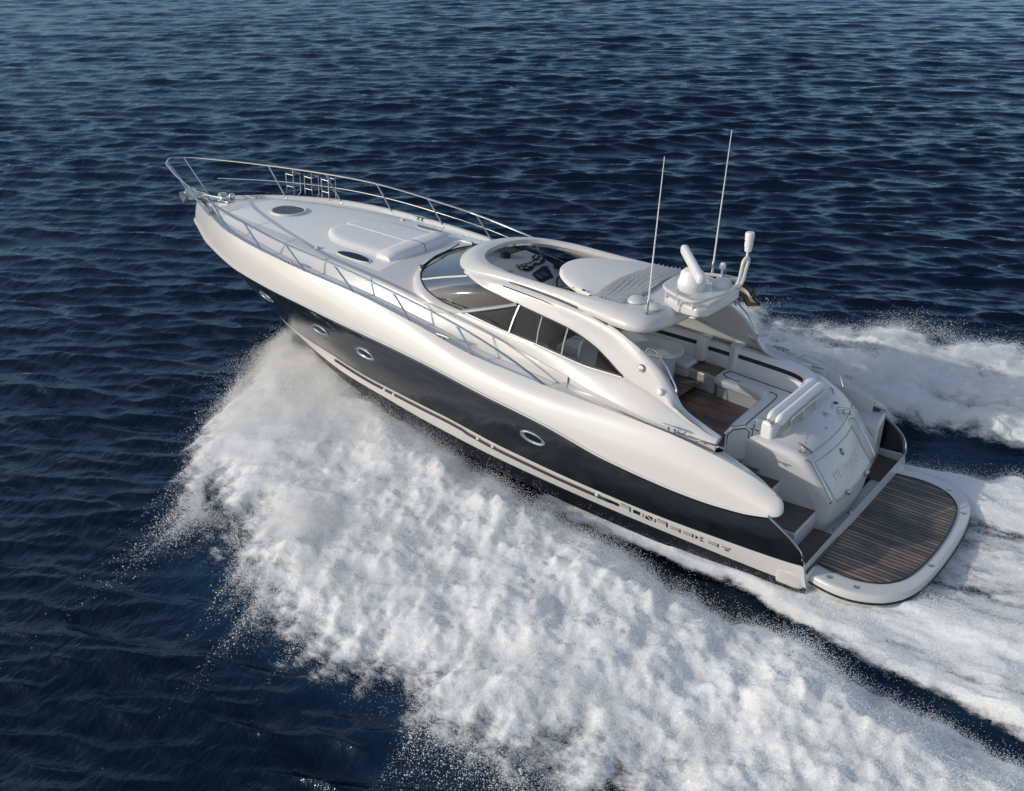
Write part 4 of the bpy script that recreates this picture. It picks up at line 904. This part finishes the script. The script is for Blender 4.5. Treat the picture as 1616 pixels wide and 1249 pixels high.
L(wf.outputs[0], wmx.inputs[0]); L(wd.outputs[0], wmx.inputs[1]); L(wg.outputs[0], wmx.inputs[2]); L(wmx.outputs[0], wo.inputs[0])
at = nt_.nodes.new("ShaderNodeAttribute"); at.attribute_name = "aerated"
mx = nt_.nodes.new("ShaderNodeMix"); mx.data_type = 'RGBA'; mx.inputs[6].default_value = (.0010, .0055, .0150, 1); mx.inputs[7].default_value = (.013, .042, .078, 1)
L(at.outputs["Fac"], mx.inputs[0]); L(mx.outputs[2], wd.inputs["Color"])
ge = nt_.nodes.new("ShaderNodeNewGeometry")
mp = nt_.nodes.new("ShaderNodeMapping"); mp.vector_type = 'POINT'; mp.inputs["Rotation"].default_value = (0, 0, -WDIR); mp.inputs["Scale"].default_value = (1, .55, 1); L(ge.outputs["Position"], mp.inputs[0])
n1 = nt_.nodes.new("ShaderNodeTexNoise"); n1.inputs["Scale"].default_value = 3.0; n1.inputs["Detail"].default_value = 5; n1.inputs["Roughness"].default_value = .62; L(mp.outputs[0], n1.inputs["Vector"])
mp2 = nt_.nodes.new("ShaderNodeMapping"); mp2.inputs["Scale"].default_value = (.5, 7, 1); L(ge.outputs["Position"], mp2.inputs[0])
n2 = nt_.nodes.new("ShaderNodeTexNoise"); n2.inputs["Scale"].default_value = 2.0; n2.inputs["Detail"].default_value = 6; L(mp2.outputs[0], n2.inputs["Vector"])
at2 = nt_.nodes.new("ShaderNodeAttribute"); at2.attribute_name = "streak"
mf = nt_.nodes.new("ShaderNodeMix"); mf.data_type = 'FLOAT'; L(at2.outputs["Fac"], mf.inputs[0]); L(n1.outputs[0], mf.inputs[2]); L(n2.outputs[0], mf.inputs[3])
bp = nt_.nodes.new("ShaderNodeBump"); bp.inputs["Strength"].default_value = 1.0; bp.inputs["Distance"].default_value = .055; L(mf.outputs[0], bp.inputs["Height"])
for n_w in (wd, wg, wf): L(bp.outputs[0], n_w.inputs["Normal"])
sea = link("water", me, wm, None, True, 0); sea["kind"] = "structure"
# ------------------------------------------------------------------ foam sheet and flying spray
gxv = np.arange(-12.0, 13.2, .036); gyv = np.arange(-12.5, 10.4, .036)
GX, GY = np.meshgrid(gxv, gyv, indexing='ij'); D, Hh = wake(GX, GY)
wz, wx, wy = waves(GX, GY, np.full_like(GX, .06))
hb = np.where((np.abs(GY) < 1.75) & (GX > -.9) & (GX < 9.3), 0, 1)          # nothing inside the hull
D = D*hb
Z = wz*.6 + np.maximum(Hh, 0) + .012 + .05*D
keep = (D > .015); nx, ny = GX.shape
kf = keep[:-1, :-1] & keep[1:, :-1] & keep[1:, 1:] & keep[:-1, 1:]
idx = np.arange(nx*ny).reshape(nx, ny); F4 = np.stack([idx[:-1, :-1][kf], idx[1:, :-1][kf], idx[1:, 1:][kf], idx[:-1, 1:][kf]], -1)
used = np.unique(F4); rm = np.full(nx*ny, -1); rm[used] = np.arange(len(used)); F4 = rm[F4]
PF = np.stack([GX, GY, Z], -1).reshape(-1, 3)[used]
fm = npmesh("wake_foam", PF, F4); fm.attributes.new("foam_amount", 'FLOAT', 'POINT').data.foreach_set("value", D.reshape(-1)[used].astype(np.float32))
fmat = bpy.data.materials.new("sea_foam"); fmat.use_nodes = True; ft = fmat.node_tree; ft.nodes.clear(); L = ft.links.new
out = ft.nodes.new("ShaderNodeOutputMaterial"); ms = ft.nodes.new("ShaderNodeMixShader"); tr = ft.nodes.new("ShaderNodeBsdfTransparent")
df = ft.nodes.new("ShaderNodeBsdfDiffuse"); df.inputs[0].default_value = (.92, .92, .905, 1); tl = ft.nodes.new("ShaderNodeBsdfTranslucent"); tl.inputs[0].default_value = (.93, .93, .93, 1)
m2 = ft.nodes.new("ShaderNodeMixShader"); m2.inputs[0].default_value = .12; L(df.outputs[0], m2.inputs[1]); L(tl.outputs[0], m2.inputs[2])
ad = ft.nodes.new("ShaderNodeAttribute"); ad.attribute_name = "foam_amount"; gp = ft.nodes.new("ShaderNodeNewGeometry")
mpf = ft.nodes.new("ShaderNodeMapping"); mpf.inputs["Scale"].default_value = (.8, 1.6, 1.3); L(gp.outputs["Position"], mpf.inputs[0])
nf = ft.nodes.new("ShaderNodeTexNoise"); nf.inputs["Scale"].default_value = 3.2; nf.inputs["Detail"].default_value = 9; nf.inputs["Roughness"].default_value = .68; L(mpf.outputs[0], nf.inputs["Vector"])
def fmath(op, a, c):
    n = ft.nodes.new("ShaderNodeMath"); n.operation = op
    for i, v in ((0, a), (1, c)):
        if hasattr(v, "is_linked"): L(v, n.inputs[i])
        else: n.inputs[i].default_value = v
    return n.outputs[0]
val = fmath('ADD', fmath('MULTIPLY', ad.outputs["Fac"], .95), fmath('MULTIPLY', nf.outputs[0], 1.15))
mr = ft.nodes.new("ShaderNodeMapRange"); mr.inputs[1].default_value = .78; mr.inputs[2].default_value = 1.22; mr.interpolation_type = 'SMOOTHSTEP'; L(val, mr.inputs[0])
L(mr.outputs[0], ms.inputs[0]); L(tr.outputs[0], ms.inputs[1]); L(m2.outputs[0], ms.inputs[2]); L(ms.outputs[0], out.inputs[0])
nb_ = ft.nodes.new("ShaderNodeTexNoise"); nb_.inputs["Scale"].default_value = 16; nb_.inputs["Detail"].default_value = 7; nb_.inputs["Roughness"].default_value = .6; L(gp.outputs["Position"], nb_.inputs["Vector"])
bf = ft.nodes.new("ShaderNodeBump"); bf.inputs["Distance"].default_value = .022; bf.inputs["Strength"].default_value = .7; L(nb_.outputs[0], bf.inputs["Height"]); L(bf.outputs[0], df.inputs["Normal"])
fo_ = link("wake_foam", fm, fmat, None, True, 0); fo_["kind"] = "stuff"; fo_["label"] = "white foam wash spreading from both sides of the speeding yacht"; fo_["category"] = "foam"
# droplets
def sample(n):
    x = RNG.uniform(-13, 13.1, n); y = RNG.uniform(-12, 10.8, n); return x, y
x, y = sample(6500000); d, h = wake(x, y)
inside = (np.abs(y) < 1.9) & (x > -1.4) & (x < 9.0)
k_ = (RNG.random(len(x)) < np.where(d > .92, np.where(x > 6.5, .8, .45), np.clip(d*1.35, 0, 1)**2.2)*np.clip(.25 + h*1.6, 0, 1)) & ~inside; x, y, d, h = x[k_], y[k_], d[k_], h[k_]
z = h*RNG.uniform(.9, 1.0, len(x)) + RNG.exponential(.025 + .11*h, len(x)) + .02
big = np.concatenate([np.arange(len(x))]*2); jx = RNG.normal(0, .05, len(big)); jy = RNG.normal(0, .05, len(big))
x, y, z, h = np.concatenate([x, x[big] + jx - .02]), np.concatenate([y, y[big] + jy]), np.concatenate([z, h[big]*RNG.uniform(.92, 1.0, len(big)) + RNG.exponential(.03 + .16*h[big]) + .02]), np.concatenate([h, h[big]])
# spray thrown clear of the edge
x2 = RNG.uniform(-10, 12.9, 900000); sp_ = RNG.random(len(x2)) < .62
oy = np.where(sp_, oy_p(x2), oy_s(x2)); o_ = RNG.exponential(np.where(x2 > 5, .27, .18), len(x2)); nz_ = N1.fbm(x2*1.1, np.zeros_like(x2) + 4, 4)
y2 = (oy + .55*nz_ - .9 + o_*(1 + 1.6*np.clip(nz_, -.4, .8)))*np.where(sp_, 1, -1)
kk = RNG.random(len(x2)) < np.clip(.55 + 1.5*nz_, .05, 1)*np.where(x2 > 5, .8, .16); x2, y2, o_ = x2[kk] - .35*o_[kk], y2[kk], o_[kk]
z2 = np.abs(RNG.normal(0, .16, len(x2)))*np.exp(-o_*.4) + .02
# bow sheet climbing the hull
n3 = 420000; x3 = RNG.uniform(8.2, 12.7, n3); y3 = np.where(RNG.random(n3) < .7, 1, -1)*(np.maximum(Cy(np.clip(x3, 0, 12.5)) - .05, .02) + RNG.exponential(.30, n3)); z3 = (.35 + .20*np.clip((12.4-x3)/3, 0, 1))*RNG.random(n3)**.6 + RNG.exponential(.06, n3)
XA = np.concatenate([x, x2, x3]); YA = np.concatenate([y, y2, y3]); ZA = np.concatenate([z, z2, z3])
rad = np.concatenate([RNG.uniform(.0016, .0040, len(x)), .0013 + RNG.exponential(.0017, len(x2)), RNG.uniform(.002, .005, n3)])
sm_ = bpy.data.meshes.new("spray"); sm_.vertices.add(len(XA)); sm_.vertices.foreach_set("co", np.stack([XA, YA, ZA], -1).astype(np.float32).ravel())
sm_.attributes.new("rad", 'FLOAT', 'POINT').data.foreach_set("value", rad.astype(np.float32))
smat = bpy.data.materials.new("spray_droplets"); smat.use_nodes = True; st_ = smat.node_tree; st_.nodes.clear()
o1 = st_.nodes.new("ShaderNodeOutputMaterial"); d1_ = st_.nodes.new("ShaderNodeBsdfDiffuse"); d1_.inputs[0].default_value = (.88, .88, .87, 1); t1_ = st_.nodes.new("ShaderNodeBsdfTranslucent"); t1_.inputs[0].default_value = (.88, .88, .87, 1)
x1_ = st_.nodes.new("ShaderNodeMixShader"); x1_.inputs[0].default_value = .3
st_.links.new(d1_.outputs[0], x1_.inputs[1]); st_.links.new(t1_.outputs[0], x1_.inputs[2]); st_.links.new(x1_.outputs[0], o1.inputs[0])
so_ = link("spray", sm_, smat, None, False); so_["kind"] = "stuff"; so_["label"] = "fine white spray droplets flying above and beyond the foam wash"; so_["category"] = "spray"
ng = bpy.data.node_groups.new("droplets", 'GeometryNodeTree'); ng.interface.new_socket("Geometry", in_out='INPUT', socket_type='NodeSocketGeometry'); ng.interface.new_socket("Geometry", in_out='OUTPUT', socket_type='NodeSocketGeometry')
gi = ng.nodes.new("NodeGroupInput"); go = ng.nodes.new("NodeGroupOutput"); mpn = ng.nodes.new("GeometryNodeMeshToPoints"); na = ng.nodes.new("GeometryNodeInputNamedAttribute"); na.data_type = 'FLOAT'; na.inputs["Name"].default_value = "rad"
sm2 = ng.nodes.new("GeometryNodeSetMaterial"); sm2.inputs["Material"].default_value = smat
ng.links.new(gi.outputs[0], mpn.inputs["Mesh"]); ng.links.new(na.outputs["Attribute"], mpn.inputs["Radius"]); ng.links.new(mpn.outputs[0], sm2.inputs[0]); ng.links.new(sm2.outputs[0], go.inputs[0])
gm = so_.modifiers.new("droplets", 'NODES'); gm.node_group = ng
